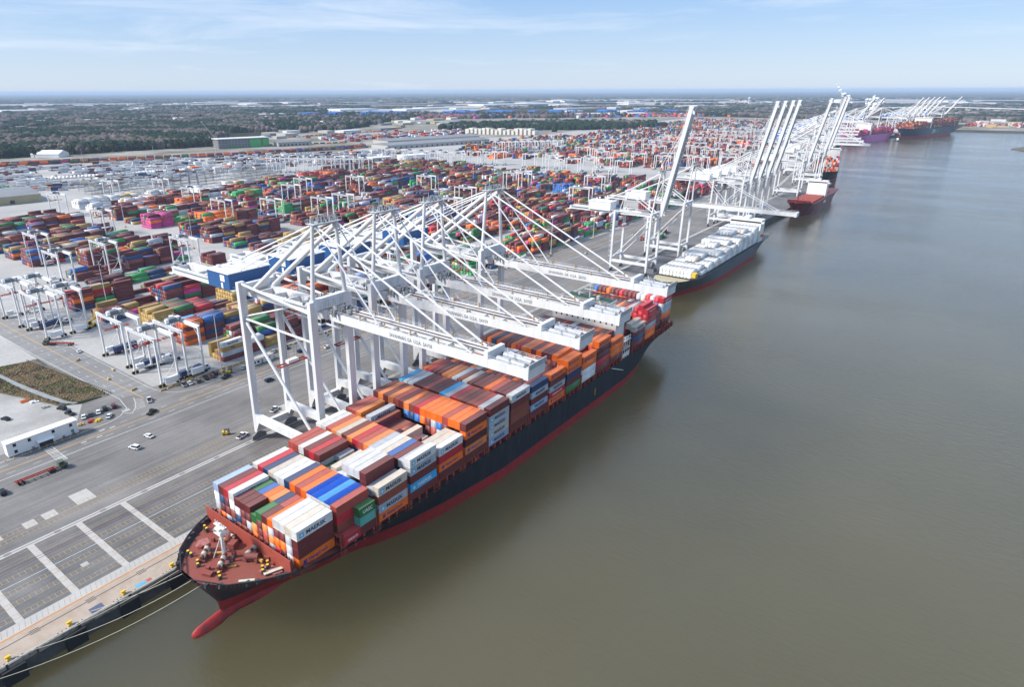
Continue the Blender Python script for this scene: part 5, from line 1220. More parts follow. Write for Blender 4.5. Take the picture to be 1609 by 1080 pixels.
# reach stacker parked under the left gantries
T = thing('reach_stacker', (148, 234, .02), 'yellow reach stacker parked beneath the left gantry cluster', 'reach stacker', rz=.4)
q = MB(); q.box(-4, 3.4, -1.8, 1.8, .9, 2.2); q.box(-4.4, -2.2, -1.9, 1.9, 1, 2.9); q.build('body', M['yellow'], T); q = MB(); q.beam((-3, 0, 3.2), (5.5, 0, 4.6), .9, .9); q.build('boom', M['yellow'], T)
q = MB(); q.box(-.8, 1.2, -1, 1, 2.2, 3.8); q.build('cab', M['glass'], T)
for sx in (-3, 2.6):
    for sy in (-1, 1): q = MB(); q.tube((sx, sy*1.2, .9), (sx, sy*2.0, .9), .9, 12); q.build('wheel', M['black'], T)
# the person in an orange vest
P = bpy.data.meshes.new('person'); 
vs = [(0,0,.95),(0,0,1.2),(0,0,1.45),(0,0,1.58),(.02,0,1.72),(0,.1,.9),(.06,.12,.5),(0,.12,.06),(0,-.1,.9),(-.06,-.12,.5),(0,-.12,.06),(0,.2,1.42),(.03,.26,1.15),(.1,.25,.92),(0,-.2,1.42),(-.03,-.26,1.15),(.02,-.26,.92),(.14,.12,.04),(.14,-.12,.04)]
es = [(0,1),(1,2),(2,3),(3,4),(0,5),(5,6),(6,7),(0,8),(8,9),(9,10),(2,11),(11,12),(12,13),(2,14),(14,15),(15,16),(7,17),(10,18)]
P.from_pydata(vs, es, []); po = link('person', P, None, (166.0, 91.4, .02), None, 'person in orange vest walking beside the dark blue car', 'person'); P.materials.append(M['orange'])
sk = po.modifiers.new('skin', 'SKIN'); po.modifiers.new('sub', 'SUBSURF').levels = 1
rad = [.15,.14,.16,.06,.11,.1,.08,.05,.1,.08,.05,.08,.055,.04,.08,.055,.04,.04,.04]
for i, v in enumerate(P.skin_vertices[0].data): v.radius = (rad[i], rad[i]); v.use_root = (i == 0)

# ------------------------------------------------------------------ near buildings and street furniture
T = thing('office_building', (61.9, 106.8, 0), 'long two-storey white modular office beside the apron road', 'building')
q = MB(); q.box(0, 25.6, 0, 3.6, .3, 5.7); q.build('wall', M['whiteb'], T); q = MB(); q.box(-.2, 25.8, -.2, 3.8, 5.7, 5.9)
for x in np.arange(0, 25.7, .8): q.box(x-.03, x+.03, -.2, 3.8, 5.9, 5.97)
q.build('roof', M['whiteb'], T)
for x, z in ((2.2, 3.9), (2.2, 1.2), (7.4, 3.9), (16.0, 3.9), (22.6, 3.9)):
    q = MB(); q.box(x, x+1.1, -.05, .02, z, z+1.2); f = q.build('window', M['glass'], T); q = MB(); q.box(x-.08, x+1.18, -.08, -.02, z-.1, z); q.build('sill', M['grey'], f)
q = MB(); q.box(22.8, 23.9, -.05, .02, 1.3, 2.4); q.build('window', plain('green_glass', (.08, .22, .2), .2, .02, 1), T)
q = MB(); q.box(10.6, 15.8, -.06, .02, .35, 2.7); q.build('doorway', M['dgrey'], T)
q = MB(); q.add([(10, 0, 3.3), (16.2, 0, 3.3), (16.2, -2.2, 2.8), (10, -2.2, 2.8), (10, 0, 3.2), (16.2, 0, 3.2), (16.2, -2.2, 2.7), (10, -2.2, 2.7)], [(0,1,2,3),(7,6,5,4),(3,2,6,7),(0,3,7,4),(1,5,6,2)])
for x in (10.2, 16.0): q.box(x-.06, x+.06, -2.1, -2.0, 0, 2.7)
q.build('awning', M['whiteb'], T)
for x in (19.3, 8.1, 23.0): q = MB(); q.box(x, x+.9, -.5, 0, .6, 1.2); q.build('air_conditioner', M['grey'], T)
T = thing('site_cabin', (172.5, 108.6, 0), 'small white cabin with three dark windows behind the nearest crane', 'cabin')
q = MB(); q.box(0, 13, 0, 3.2, .2, 3.2); q.build('wall', M['whiteb'], T); q = MB(); q.box(-.2, 13.2, -.2, 3.4, 3.2, 3.35); q.build('roof', M['conc_light'], T)
for x in (1.0, 3.2, 9.8): q = MB(); q.box(x, x+1.2, -.05, .02, 1.1, 2.3); q.build('window', M['glass'], T)
q = MB(); q.box(5.6, 6.6, -.05, .02, .3, 2.4); q.build('door', M['grey'], T)
bb = MB(); bb.tube((0, 0, 0), (0, 0, 1.1), .12, 8); bm = bb.mesh('safety_bollard', M['yellow'])
for i, x in enumerate(np.linspace(60, 92, 12)): link('safety_bollard', bm, None, (x, 104.7+ (0.6 if i > 9 else 0), .02), None, 'yellow steel post along the front of the white office', 'bollard', 'yellow posts before the office')
kb = MB(); kb.prism([(-1.5, -.35), (1.5, -.35), (1.5, .35), (-1.5, .35)], 0, .35); kb.prism([(-1.45, -.2), (1.45, -.2), (1.45, .2), (-1.45, .2)], .35, .9); km = kb.mesh('concrete_barrier', M['kconc'])
kb_pts = [(130+i*3.5, 117.6+.35*math.sin(i), .1*math.sin(i*2.1)) for i in range(36)]+[(270+i*5, 116.8, 0) for i in range(50)]+[(141, 119.8, 0), (144.5, 119.9, 0), (126.5, 160, 1.4), (121.7, 129, .3), (121.3, 187, .6), (119.8, 150.5, 1.3)]
for x, y, rz in kb_pts: link('concrete_barrier', km, None, (x, y, .02), rz, 'tan concrete barrier block lying along the edge of the container yard', 'barrier', 'concrete barriers along the yard edge')
gr = thing('guard_rail', (0, 0, 0), 'low guard rail with many posts along the ditch edge', 'guard rail')
gp = [(104.6, 207.5), (109.4, 170), (113.2, 134.2)]; q = MB(); 
for a, b_ in zip(gp, gp[1:]): q.beam((*a, .65), (*b_, .65), .08, .32)
q.beam((113.0, 133.3, .5), (92.5, 138.6, .5), .08, .2)
q.build('rail', M['roofgrey'], gr)
pm = MB(); pm.box(-.12, .12, -.12, .12, 0, .8); pmm = pm.mesh('post', M['dgrey'])
for i in range(44):
    t = i/43; a = (104.6+(109.4-104.6)*min(1, t*2), 207.5+(170-207.5)*min(1, t*2)) if t < .5 else (109.4+(113.2-109.4)*(t*2-1), 170+(134.2-170)*(t*2-1))
    link('post', pmm, gr, (a[0], a[1], 0))
def pole(x, y, label, h=30):
    T = thing('light_mast', (x, y, 0), label, 'light pole', None if 'stacks behind' in label or 'tan base' in label or 'at the left' in label else 'tall light poles')
    q = MB(); q.tube((0, 0, 1), (0, 0, h), .28, 10, .12); q.build('pole', M['white'], T)
    q = MB(); q.cbox(0, 0, 0, 1.6, 1.6, 1.3, .3); q.build('base', M['kconc'], T)
    q = MB(); q.box(-1.2, 1.2, -.06, .06, h, h+.12); q.box(-.06, .06, -1.2, 1.2, h+.12, h+.24)
    for sx, sy in ((1.2, 0), (-1.2, 0), (0, 1.2), (0, -1.2)): q.box(sx-.25, sx+.25, sy-.25, sy+.25, h-.15, h+.12)
    q.build('lamp_head', M['grey'], T)
pole(158.8, 114.5, 'tall light pole with tan base beside the parked cars'); pole(173.7, 266.8, 'tall light pole rising from stacks behind the left gantries'); pole(166.6, 360, 'tall light pole at the left of the yard')
for x, y in ((264, 114.5), (370, 114.5), (476, 114.5), (560, 118), (680, 115), (800, 115), (300, 229), (300, 375), (310, 520), (480, 302), (480, 448), (640, 375), (640, 520), (810, 229), (810, 448), (980, 300), (980, 600), (560, 1190), (680, 1150), (800, 1120)): pole(x, y, 'tall slender light pole standing among the container stacks or apron')
for i in range(22): pole(1130+(i % 6)*210, 190+(i//6)*110, 'tall slender light pole standing among the container stacks or apron')
# quay furniture
bq = MB(); bq.tube((0, 0, .2), (0, 0, .7), .32, 10); bq.cbox(0, 0, .68, 1.3, .7, .35); bq.cbox(0, 0, .02, 1.0, 1.0, .2); bqm = bq.mesh('mooring_bollard', M['yellow'])
for i, x in enumerate([11.4+14.3*k for k in range(28)]): link('mooring_bollard', bqm, None, (x, 1.5, .02), None, 'yellow mooring bollard on the concrete edge of the quay', 'bollard', 'yellow mooring bollards')
fm = MB(); fm.box(-2.6, 2.6, -1.6, -.9, -6.2, -.9); fm.tube((-1.4, -.9, -3), (-1.4, .0, -3), .7, 10); fm.tube((1.4, -.9, -3), (1.4, .0, -3), .7, 10); fmm = fm.mesh('quay_fender', M['black'])
for i, x in enumerate([11.4+14.3*k for k in range(28)]): link('quay_fender', fmm, None, (x, 0, 0), None, 'black rubber fender hanging on the quay wall below a bollard', 'fender', 'black quay fenders')
for x, w_, c, lb in ((57.6, 3.0, 'L', 'light blue mat lying on the quay edge'), (60.8, 1.4, 'S', 'small pink mat at the end of the light blue mat'), (45.4, 3.4, 'N', 'dark plate on the quay edge left of the blue mat')):
    q = MB(); q.box(0, w_, 0, 1.2 if c != 'N' else 2.2, 0, .05, C_[c]); q.build('quay_mat', M['cont_att'], None, label=lb, cat='mat').location = (x, .8, .03)
def rope(a, b_, sag, label):
    q = MB(); a = Vector(a); b_ = Vector(b_); n = 14; pp = None
    for i in range(n+1):
        t = i/n; p = a.lerp(b_, t); p.z -= sag*4*t*(1-t)
        if pp is not None: q.tube(pp, p, .065, 5)
        pp = p
    q.build('mooring_line', M['rope'], None, label=label, cat='rope', group='mooring lines from the bow')
rope((62.2, -18.5, 13.9), (25.7, 1.5, .9), 1.2, 'highest of the pale mooring lines running from the bow to the quay')
rope((61.6, -20.5, 13.9), (45.5, 1.6, .3), .6, 'second of the pale mooring lines running from the bow to the quay')
rope((61.9, -24.5, 13.9), (25.9, 1.4, .9), 2.4, 'third of the pale mooring lines running from the bow, over water')
rope((63.0, -28.0, 13.9), (11.4, 1.4, .9), 3.6, 'lowest of the pale mooring lines running from the bow, over water')
rope((65, -13.0, 13.9), (54.3, 1.5, .9), .4, 'short steep mooring line from the bow to the near bollard')
# pallets, pipes and bags by the lot
for (x, y, m_, nm, lb) in ((85, 155.3, 'orange', 'pipe_bundle', 'orange pipe bundle lying on the gravel lot'), (87.3, 151.6, 'whiteb', 'bag_heap', 'white bag heap beside the orange pipes'), (88.2, 142.3, 'conc_light', 'rubble_heap', 'pale rubble heap near the ditch and black suv'), (90.8, 113.2, 'kconc', 'timber_stack', 'tan timber stack behind the office corner'), (94.6, 112.6, 'redsteel', 'pallet_stack', 'red pallet stack beside the parked cars'), (96.9, 110.6, 'yellow', 'lumber_pile', 'yellow lumber pile left of the lone white car')):
    q = MB(); r_ = random.Random(x)
    for k in range(9):
        if nm == 'pipe_bundle': q.tube((-1.8, -.6+k*.2, .2+.2*(k % 3)), (1.8, -.4+k*.2, .2+.2*(k % 3)), .2, 8)
        else: q.cbox(r_.uniform(-1, 1), r_.uniform(-.8, .8), 0, r_.uniform(.5, 1.7), r_.uniform(.4, 1.2), r_.uniform(.3, .9), r_.uniform(0, 3))
    o = q.build(nm, M[m_], None, label=lb, cat=nm.split('_')[1]); o.location = (x, y, .02)

from mathutils import noise as mnoise
def poly_in(x, y, P):
    inside = False; j = len(P)-1
    for i in range(len(P)):
        if (P[i][1] > y) != (P[j][1] > y) and x < (P[j][0]-P[i][0])*(y-P[i][1])/(P[j][1]-P[i][1])+P[i][0]: inside = not inside
        j = i
    return inside
# ------------------------------------------------------------------ background buildings
def building(name, x, y, z, L, D, H, rz, wall, roof, label, cat='building', group=None, gable=0, windows=0):
    T = thing(name, (x, y, 0), label, cat, group, rz)
    q = MB(); q.box(0, L, 0, D, 0, H); wobj = q.build('wall', wall, T)
    q = MB()
    if gable: q.yzprism([(-.5, H), (D+.5, H), (D/2, H+gable)], -.5, L+.5)
    else: q.box(-.6, L+.6, -.6, D+.6, H, H+.8)
    q.build('roof', roof, T)
    for k in range(windows):
        x_ = 4+(L-8)*k/max(1, windows); q = MB(); q.box(x_, x_+min(5, L/windows*.5), -.15, -.02, .8, min(5, H*.6)); q.build('door', M['dgrey'], T)
    return T
building('warehouse', 258, 781, 0, 70, 95, 10, -.12, M['tan'], M['roofgrey'], 'tan walled warehouse with low grey roof at the left edge of the yard', 'warehouse', gable=4, windows=2)
building('warehouse', 1160, 965, 0, 330, 70, 9, -.20, M['conc_light'], M['roofgrey'], 'longest grey roofed shed with white side, nearer of two parallel sheds', 'warehouse', gable=4, windows=20)
building('warehouse', 1270, 1070, 0, 320, 70, 9, -.20, M['conc_light'], M['roofgrey'], 'grey roofed shed, farther of two long parallel sheds', 'warehouse', gable=4, windows=20)
building('warehouse', 560, 1441, 0, 60, 40, 7, -.9, M['whiteb'], M['whiteb'], 'white hipped-roof building at the wood edge, far left', 'building', gable=7)
building('office_building', 980, 745, 0, 60, 26, 10, -.2, M['whiteb'], M['whiteb'], 'white low office block beyond the parked gantries', 'building', windows=4)
building('office_building', 900, 800, 0, 90, 30, 6, -.2, M['conc_light'], M['roofwhite'], 'long pale workshop left of the white office block', 'building', windows=5)
building('warehouse', 1060, 1250, 0, 90, 30, 9, -.28, M['conc_light'], M['roofgrey'], 'pale building right of the unfinished green-wrapped block', 'building', windows=8)
T = thing('building_under_construction', (926, 1305, 0), 'unfinished concrete block partly wrapped in bright green sheeting', 'building', rz=-.245)
q = MB()
for k in range(5): q.box(0, 128, 0, 40, k*5.4, k*5.4+.7)
for x in np.arange(0, 129, 8): q.box(x, x+.7, 0, .7, 0, 21.6); q.box(x, x+.7, 39, 39.7, 0, 21.6)
for y in np.arange(0, 40, 8): q.box(0, .7, y, y+.7, 0, 21.6)
q.build('frame', M['conc_light'], T); q = MB(); q.box(1, 127, 2, 38, .5, 21); q.build('core', M['grey'], T)
q = MB(); q.box(78, 108, -.4, -.1, 0, 20); q.box(112, 128, -.4, -.1, 3, 20); q.box(128, 128.4, 0, 30, 0, 20); q.box(20, 60, -.4, -.1, 4, 6); q.build('sheeting', M['bgreen'], T)
q = MB(); q.box(-2, 130, -2, 42, 21.6, 23.4); q.build('roof', M['roofwhite'], T)
T = thing('construction_crane', (960, 1340, 0), 'thin crawler crane behind the unfinished block', 'crane'); q = MB(); q.tube((0, 0, 0), (-16, 60, 62), .7, 5); q.tube((0, 0, 2), (6, -10, 8), 2, 6); q.build('jib', M['grey'], T)
br = random.Random(21)
# white stacks of refrigerated boxes, behind the far yard
for k in range(17):
    x, y = 1740+k*4.6, 1165-k*12.6; q = MB(); H = br.choice((13, 16, 17, 19, 19))
    q.box(0, 26, 0, br.choice((11, 14, 14.6)), 0, H)
    
    q.build('white_box_stack', M['cream'], None, label='tall white stack of boxes in the row before the dark trees', cat='stack', group='white stacks before the trees').location = (x, y, 0)
# freight trains on the rail yard curve
def train(name, pts, label, double=True, pal='MMMKOOSRYYNNBgMK'):
    T = thing(name, (0, 0, 0), label, 'train'); q = MB(); u = MB()
    tot = 0; segs = []
    for a, b_ in zip(pts, pts[1:]): segs.append((Vector(a), Vector(b_)))
    pos = 0
    for a, b_ in segs:
        d = (b_-a); L = d.length; d.normalize(); rz = math.atan2(d.y, d.x)
        while pos+16 < L:
            c = a+d*(pos+8); u.cbox(c.x, c.y, .6, 15.5, 2.8, .7, rz, None)
            if br.random() < .94: q.cbox(c.x, c.y, 1.3, 12.2, 2.5, 2.7, rz, C_[br.choice(pal)])
            if double and br.random() < .8: q.cbox(c.x, c.y, 4.0, 12.2+2, 2.5, 2.8, rz, C_[br.choice(pal)])
            pos += 17
        pos -= L
    q.build('wagon_load', M['cont_att'], T, kind='stuff'); u.build('wagon_frame', M['dgrey'], T)
cv = [(250, 1345), (500, 1262), (840, 1112), (966, 1085), (1090, 1058), (1170, 1045), (1200, 1090)]
for i, lb in enumerate(('nearest freight train of coloured containers on the rail yard', 'second freight train of coloured containers, right behind the nearest', 'middle freight train of five on the rail yard curve', 'fourth freight train of five on the rail yard curve', 'farthest freight train of five on the rail curve')):
    train('freight_train', [(x+i*4, y+i*7) for x, y in cv], lb)
train('freight_train', [(1000, 1330), (1240, 1200), (1330, 1300), (1500, 1420)], 'freight train curving beside the green-wrapped building', False)
train('freight_train', [(1250, 1500), (1700, 1500), (2000, 1700)], 'distant freight train left of the dark trees', False, 'SOOKMMBW')
train('container_row', [(300, 1020), (352, 915), (398, 848)], 'slanting row of single containers by the tan warehouse', False, 'EEMMKOOYB')
# reefer racks, parked trailers and small sheds in the middle distance
rk = MB()
for x in (0, 13, 26):
    for y in (0, 2.8): 
        rk.box(x, x+.25, y, y+.25, 0, 12)
for z in (2.9, 5.8, 8.7, 11.6): rk.box(0, 26, 0, 3.0, z, z+.18)
rk = rk.mesh('reefer_rack', M['roofgrey'])
for i in range(12):
    for j in range(5):
        if (i*7+j*3) % 5 == 0: continue
        link('reefer_rack', rk, None, (372+i*26+j*6, 690+j*34+((i*5) % 7), 0), None, 'grey steel rack for refrigerated containers at the left rear of the yard', 'rack', 'refrigerated container racks')
wb = MB(); wb.box(0, 12.2, 0, 2.44, .9, 3.6); wb.box(1, 11, .6, 1.8, .4, .9); wb = wb.mesh('parked_trailer', M['whiteb'])
for i in range(44): link('parked_trailer', wb, None, (400+i*5.2, 1010-i*1.6-(i % 2), 0), 1.35, 'white box trailer parked in the dense rank at the left rear', 'trailer', 'parked white trailers')
for i in range(70): link('parked_trailer', wb, None, (br.uniform(350, 950), br.uniform(840, 1120)-0*i, 0), br.choice((1.35, -.2, -.25, 1.3)), 'white box trailer parked loosely on the pale lot before the rail yard', 'trailer', 'loosely parked white trailers')
tr = MB(); tr.box(0, 2.4, 0, 2.4, .6, 3.2); tr.box(-3, 0, .5, 1.9, .6, 1.0); tr = tr.mesh('parked_truck', M['dgrey'])
for i in range(90): link('parked_truck', tr, None, (br.uniform(360, 1000), br.uniform(850, 1150), 0), br.uniform(0, 6), 'dark truck parked on the pale lot before the rail yard', 'truck', 'parked trucks on the lot')
stack_m = []
for i in range(60):
    a = br.random()
    x, y = 560+a*500+br.uniform(-30, 30), 950-a*80+br.uniform(-70, 70)
    q = MB(); n2 = br.randint(1, 4)
    for t in range(n2): q.box(0, 12.2, 0, 2.44*br.randint(1, 4), t*2.7, t*2.7+2.6, C_[br.choice('WWWWGWMO')])
    o = q.build('box_stack', M['cont_att'], None, label='low stack of mostly white boxes on the lot behind the yard', cat='stack', group='low box stacks behind the yard'); o.location = (x, y, 0); o.rotation_euler[2] = -.2
q = MB()
LOT = [(330, 900), (480, 780), (620, 860), (960, 800), (1100, 720), (1150, 960), (1000, 1010), (790, 1140), (330, 1270)]
LOT2 = [(1140, 560), (2400, 520), (3250, 400), (3300, 960), (2400, 900), (1900, 850), (1650, 930), (1380, 880), (1150, 760)]
nn = 0
while nn < 5200:
    big = nn > 1700; P_ = LOT2 if big else LOT; x, y = (br.uniform(1120, 3300), br.uniform(380, 980)) if big else (br.uniform(330, 1150), br.uniform(760, 1270))
    if not poly_in(x, y, P_): continue
    v_ = mnoise.noise(Vector((x*.012, y*.03, 5)))
    if v_ < (-.12 if not big else -.02): nn += .2; continue
    nn += 1; al = round(y/9)*9+br.uniform(-.4, .4); h = 2.7*br.choice((1, 1, 1, 2, 3) if big else (1, 1, 1, 1, 2)); rz_ = 0 if big else -.27
    q.cbox(x, al, .5 if h < 3 else 0, 12.2, 2.45, h, rz_, C_[br.choice('MMKDSOOWGYEBN' if big else 'WWWWWGWGCDNMW')])
q.build('parked_trailers', M['cont_att'], None, label='mass of parked trailers and boxes on the pale lots behind the stacks', cat='trailers', kind='stuff')
mats = [M['roofwhite'], M['roofgrey'], M['conc_light'], M['tan'], M['roofwhite']]
for i in range(190):      # sheds between the rail yard and the airfield
    r_ = 1500*(br.random()*1.6+.9); az = R(br.uniform(38, 76)); x, y = r_*math.cos(az), r_*math.sin(az)-159
    if y < 1450 or x < 900: continue
    L, D, H = br.uniform(20, 90), br.uniform(14, 50), br.uniform(5, 10)
    q = MB(); q.box(0, L, 0, D, 0, H); q.build('distant_shed', br.choice(mats), None, label='small distant pale shed among the woods and lots', cat='building', group='small distant sheds').location = (x, y, 0)
for i in range(110):      # far warehouses with long white roofs
    r_ = br.uniform(3600, 9500); az = R(br.uniform(0, 74)); x, y = r_*math.cos(az), r_*math.sin(az)-159
    if y < 500 and x < 4200: continue
    L, D, H = br.uniform(80, 420), br.uniform(60, 200), br.uniform(10, 16)
    o = MB().box(0, L, 0, D, 0, H).build('distant_warehouse', br.choice((M['roofwhite'], M['roofwhite'], M['conc_light'])), None, label='far white roofed warehouse rising from the hazy woods', cat='warehouse', group='far white warehouses'); o.location = (x, y, 0); o.rotation_euler[2] = br.uniform(-.5, .2)
for (px, x, y, L, D) in ((0, 5000, 3480, 900, 260), (0, 3300, 1430, 340, 110), (0, 3250, 1560, 260, 90), (0, 5200, 5600, 700, 200), (0, 4500, 7300, 500, 200), (0, 2900, 4900, 600, 160), (0, 2300, 4600, 500, 140)):
    o = MB().box(0, L, 0, D, 0, 15).build('distant_warehouse', M['roofwhite'], None, label='far white roofed warehouse rising from the hazy woods', cat='warehouse', group='far white warehouses'); o.location = (x, y, 0); o.rotation_euler[2] = -.35
sheet('airfield', [(3900, 6400), (5400, 6100), (6200, 7300), (4300, 8200)], .5, M['tanfield']); sheet('field', [(5600, 4600), (7600, 3900), (8200, 4500), (6200, 5300)], .5, M['tanfield'])
sheet('marsh_water', [(3700, -420), (5200, -160), (5200, -560), (3500, -900)], .3, M['water'])
sheet('marsh_water', [(4600, -560), (7200, -150), (7200, -700), (4300, -1500)], .35, M['water'])
bg_ = MB()      # blue stacking cranes of the inland rail terminal
for x in (0, 30):
    for y in (0, 40): bg_.box(x, x+3, y, y+3, 0, 26)
bg_.box(0, 33, -8, 52, 24, 28); bg_ = bg_.mesh('blue_gantry', M['bblue'])
for i in range(34):
    t = i/33; x, y = 2300+t*1450+br.uniform(-60, 60), 2700-t*1350+br.uniform(-130, 130); link('blue_gantry', bg_, None, (x, y, 0), br.uniform(-.3, .1), 'blue gantry crane over the container field far behind the yard', 'crane', 'far blue gantries')
cs = [(x_, y_) for x_, y_ in ((br.uniform(0, 1), br.gauss(0, 1)) for _ in range(2600))]
q = MB()
for a, g_ in cs:
    x, y = 2200+a*1500, 2650-a*1400+g_*110; h = 2.7*br.randint(1, 5); q.box(x, x+24, y, y+12, 0, h, C_[br.choice('MMKSOPPRBBBYW')])
q.build('distant_container_field', M['cont_att'], None, label='far field of red and blue containers beneath blue gantries', cat='containers', kind='stuff')
q = MB()
for k in range(700):
    a = br.random(); x, y = 1300+a*1100+br.uniform(-30, 30), 1330-a*200+br.gauss(0, 60); q.cbox(x, y, 0, 14, br.uniform(3, 9), br.uniform(2, 8), -.3, C_[br.choice('MMKSOWWGBRW')])
q.build('distant_container_field', M['cont_att'], None, label='scattered containers and trailers between the sheds and the trees', cat='containers', kind='stuff')
T = thing('water_tower', (6511, 1645, 0), 'white water tower far away above the woods behind the cranes', 'water tower'); q = MB(); q.tube((0, 0, 0), (0, 0, 50), 3, 8); q.tube((0, 0, 48), (0, 0, 60), 5, 12, 11); q.tube((0, 0, 60), (0, 0, 66), 11, 12, 4); q.build('tank', M['whiteb'], T)
T = thing('water_tower', (2704, 4459, 0), 'white water tower at the edge of the airfield', 'water tower'); q = MB(); q.tube((0, 0, 0), (0, 0, 40), 2, 8); q.tube((0, 0, 38), (0, 0, 50), 4, 12, 9); q.tube((0, 0, 50), (0, 0, 55), 9, 12, 3); q.build('tank', M['whiteb'], T)
def at_px(px, py, dist):
    v = fw + r2*((px-709)/1021) + d2*((py-540)/1021); return CAM + v*dist
p0 = at_px(1322, 176, 3400)
T = thing('mill_tower', (p0.x, p0.y, 0), 'tall grey mill tower with a plume behind the cranes', 'tower', rz=.3)
q = MB(); q.box(-14, 14, -11, 11, 0, 96); q.box(-20, 20, -16, 16, 0, 40); q.build('wall', M['conc_light'], T); q = MB(); q.box(-14.4, 14.4, -11.4, 11.4, 88, 92); q.build('cornice', M['grey'], T)
q = MB(); q.box(20, 200, -20, 20, 62, 78); q.box(60, 66, -4, 4, 0, 62); q.box(170, 176, -4, 4, 0, 62); q.build('conveyor_gallery', M['whiteb'], T)
PLUME = []
for c, pts in (((1330, 150), [(1335, 156, 9), (1330, 152, 12), (1325, 148, 12), (1321, 142, 9), (1318, 137, 6), (1316, 132, 4)]), ((1372, 160), [(1370, 170, 14), (1374, 164, 18), (1368, 158, 16), (1377, 156, 17), (1382, 161, 13), (1374, 152, 10), (1364, 163, 10)])):
    PLUME.append(pts)
T = thing('road_bridge', (0, 0, 0), 'long pale road bridge crossing the marsh at far right', 'bridge'); q = MB(); q.beam((5600, 330, 22), (4300, -1100, 20), 18, 3.5); q.build('deck', M['roofwhite'], T); q = MB()
for t in np.linspace(.02, .98, 26): q.box(5600-1300*t-3, 5600-1300*t+3, 330-1430*t-5, 330-1430*t+5, 0, 20)
q.build('pier', M['conc_light'], T)
o = MB().prism([(0, 0), (60, 22), (160, -10), (170, -90), (30, -60)], -5.5, -4.2).build('mud_bank', M['scrub'], kind='structure'); o.location = (2040, -214, 0)
for i in range(46):     # sheds, tanks and piles on the far bank at right
    x, y = br.uniform(2960, 3700), br.uniform(-700, 0); L, D, H = br.uniform(20, 90), br.uniform(15, 50), br.uniform(5, 12)
    q = MB(); q.box(0, L, 0, D, 0, H, (0, 0, 0)); o = q.build('riverside_shed', br.choice((M['roofwhite'], M['tan'], M['roofgrey'], M['conc_light'], M['kconc'])), None, label='shed on the far river bank at right', cat='building', group='sheds on the far bank'); o.location = (x, y, 0)
q = MB()
for i in range(260): x, y = 3150+br.uniform(0, 200), -60-br.random()*230; q.box(x, x+12, y, y+5, 0, br.choice((3, 5, 8, 11)), C_[br.choice('KMSDOGNW')])
q.build('distant_container_field', M['cont_att'], None, label='orange and red container piles on the far bank at right', cat='containers', kind='stuff')

# ------------------------------------------------------------------ woods
def ico():
    t = (1+5**.5)/2; v = np.array([(-1,t,0),(1,t,0),(-1,-t,0),(1,-t,0),(0,-1,t),(0,1,t),(0,-1,-t),(0,1,-t),(t,0,-1),(t,0,1),(-t,0,-1),(-t,0,1)], float); v /= np.linalg.norm(v[0])
    f = np.array([(0,11,5),(0,5,1),(0,1,7),(0,7,10),(0,10,11),(1,5,9),(5,11,4),(11,10,2),(10,7,6),(7,1,8),(3,9,4),(3,4,2),(3,2,6),(3,6,8),(3,8,9),(4,9,5),(2,4,11),(6,2,10),(8,6,7),(9,8,1)])
    V_ = [tuple(x) for x in v]; F_ = []; cache = {}
    def mid(a, b_):
        k = (min(a, b_), max(a, b_))
        if k not in cache: m_ = (np.array(V_[a])+np.array(V_[b_])); m_ /= np.linalg.norm(m_); V_.append(tuple(m_)); cache[k] = len(V_)-1
        return cache[k]
    for a, b_, c in f: ab, bc, ca = mid(a, b_), mid(b_, c), mid(c, a); F_ += [(a,ab,ca),(b_,bc,ab),(c,ca,bc),(ab,bc,ca)]
    return v, f, np.array(V_), np.array(F_)
v0, f0, v1, f1 = ico()
def blobs(name, P, S, H, Cc, label, fine=True, kind='stuff', cat='wood', mat=None):
    """P (n,3) base points, S radii, H heights, Cc colours: uneven leafy clumps"""
    v, f = (v1, f1) if fine else (v0, f0); n = len(P); rs = np.random.RandomState(len(P))
    jit = 1+rs.uniform(-.34, .34, (n, len(v), 1)); VV = v[None]*jit*np.stack([S, S*rs.uniform(.8, 1.2, n), H], 1)[:, None]; VV += P[:, None]
    FF = (f[None]+(np.arange(n)*len(v))[:, None, None]).reshape(-1, 3)
    fc = np.repeat(Cc, len(f), axis=0)*rs.uniform(.85, 1.16, (n*len(f), 1))
    return link(name, np_mesh(name, VV.reshape(-1, 3), FF, mat or M['veg'], fc), None, kind=kind, label=label, cat=cat)
from mathutils import noise as mnoise
WOOD = [(-200, 2000), (520, 1470), (640, 1445), (790, 1430), (930, 1400), (1130, 1410), (1300, 1650), (2000, 2700), (2700, 3600), (2000, 6000), (300, 6000)]
WOOD2 = [(3600, 250), (3560, 1000), (3350, 1250), (3900, 1500), (4700, 1900), (4300, 3200), (16000, 12000), (16000, -3000), (3800, -1600), (3400, -800), (3500, -100)]
WOOD3 = [(1900, 1420), (1890, 1270), (2050, 1130), (1990, 980), (2250, 900), (2230, 720), (2420, 650), (2700, 900), (2500, 1300), (2150, 1500)]
WOOD4 = [(2400, 4500), (2900, 3500), (4200, 3300), (5600, 4200), (16000, 12000), (4000, 16000), (0, 16000), (600, 6000), (2400, 6000)]
pine, bare, dark = np.array((.017, .032, .019)), np.array((.112, .094, .086)), np.array((.034, .046, .020))
CLEAR = [[(3900, 6400), (5400, 6100), (6200, 7300), (4300, 8200)], [(5600, 4600), (7600, 3900), (8200, 4500), (6200, 5300)], [(2600, 5200), (3500, 4500), (3900, 5000), (3000, 5900)], [(5000, 1700), (6400, 1500), (6600, 1900), (5100, 2200)], [(4300, -100), (5000, 100), (5000, 300), (4300, 260)]]
rc = random.Random(8)
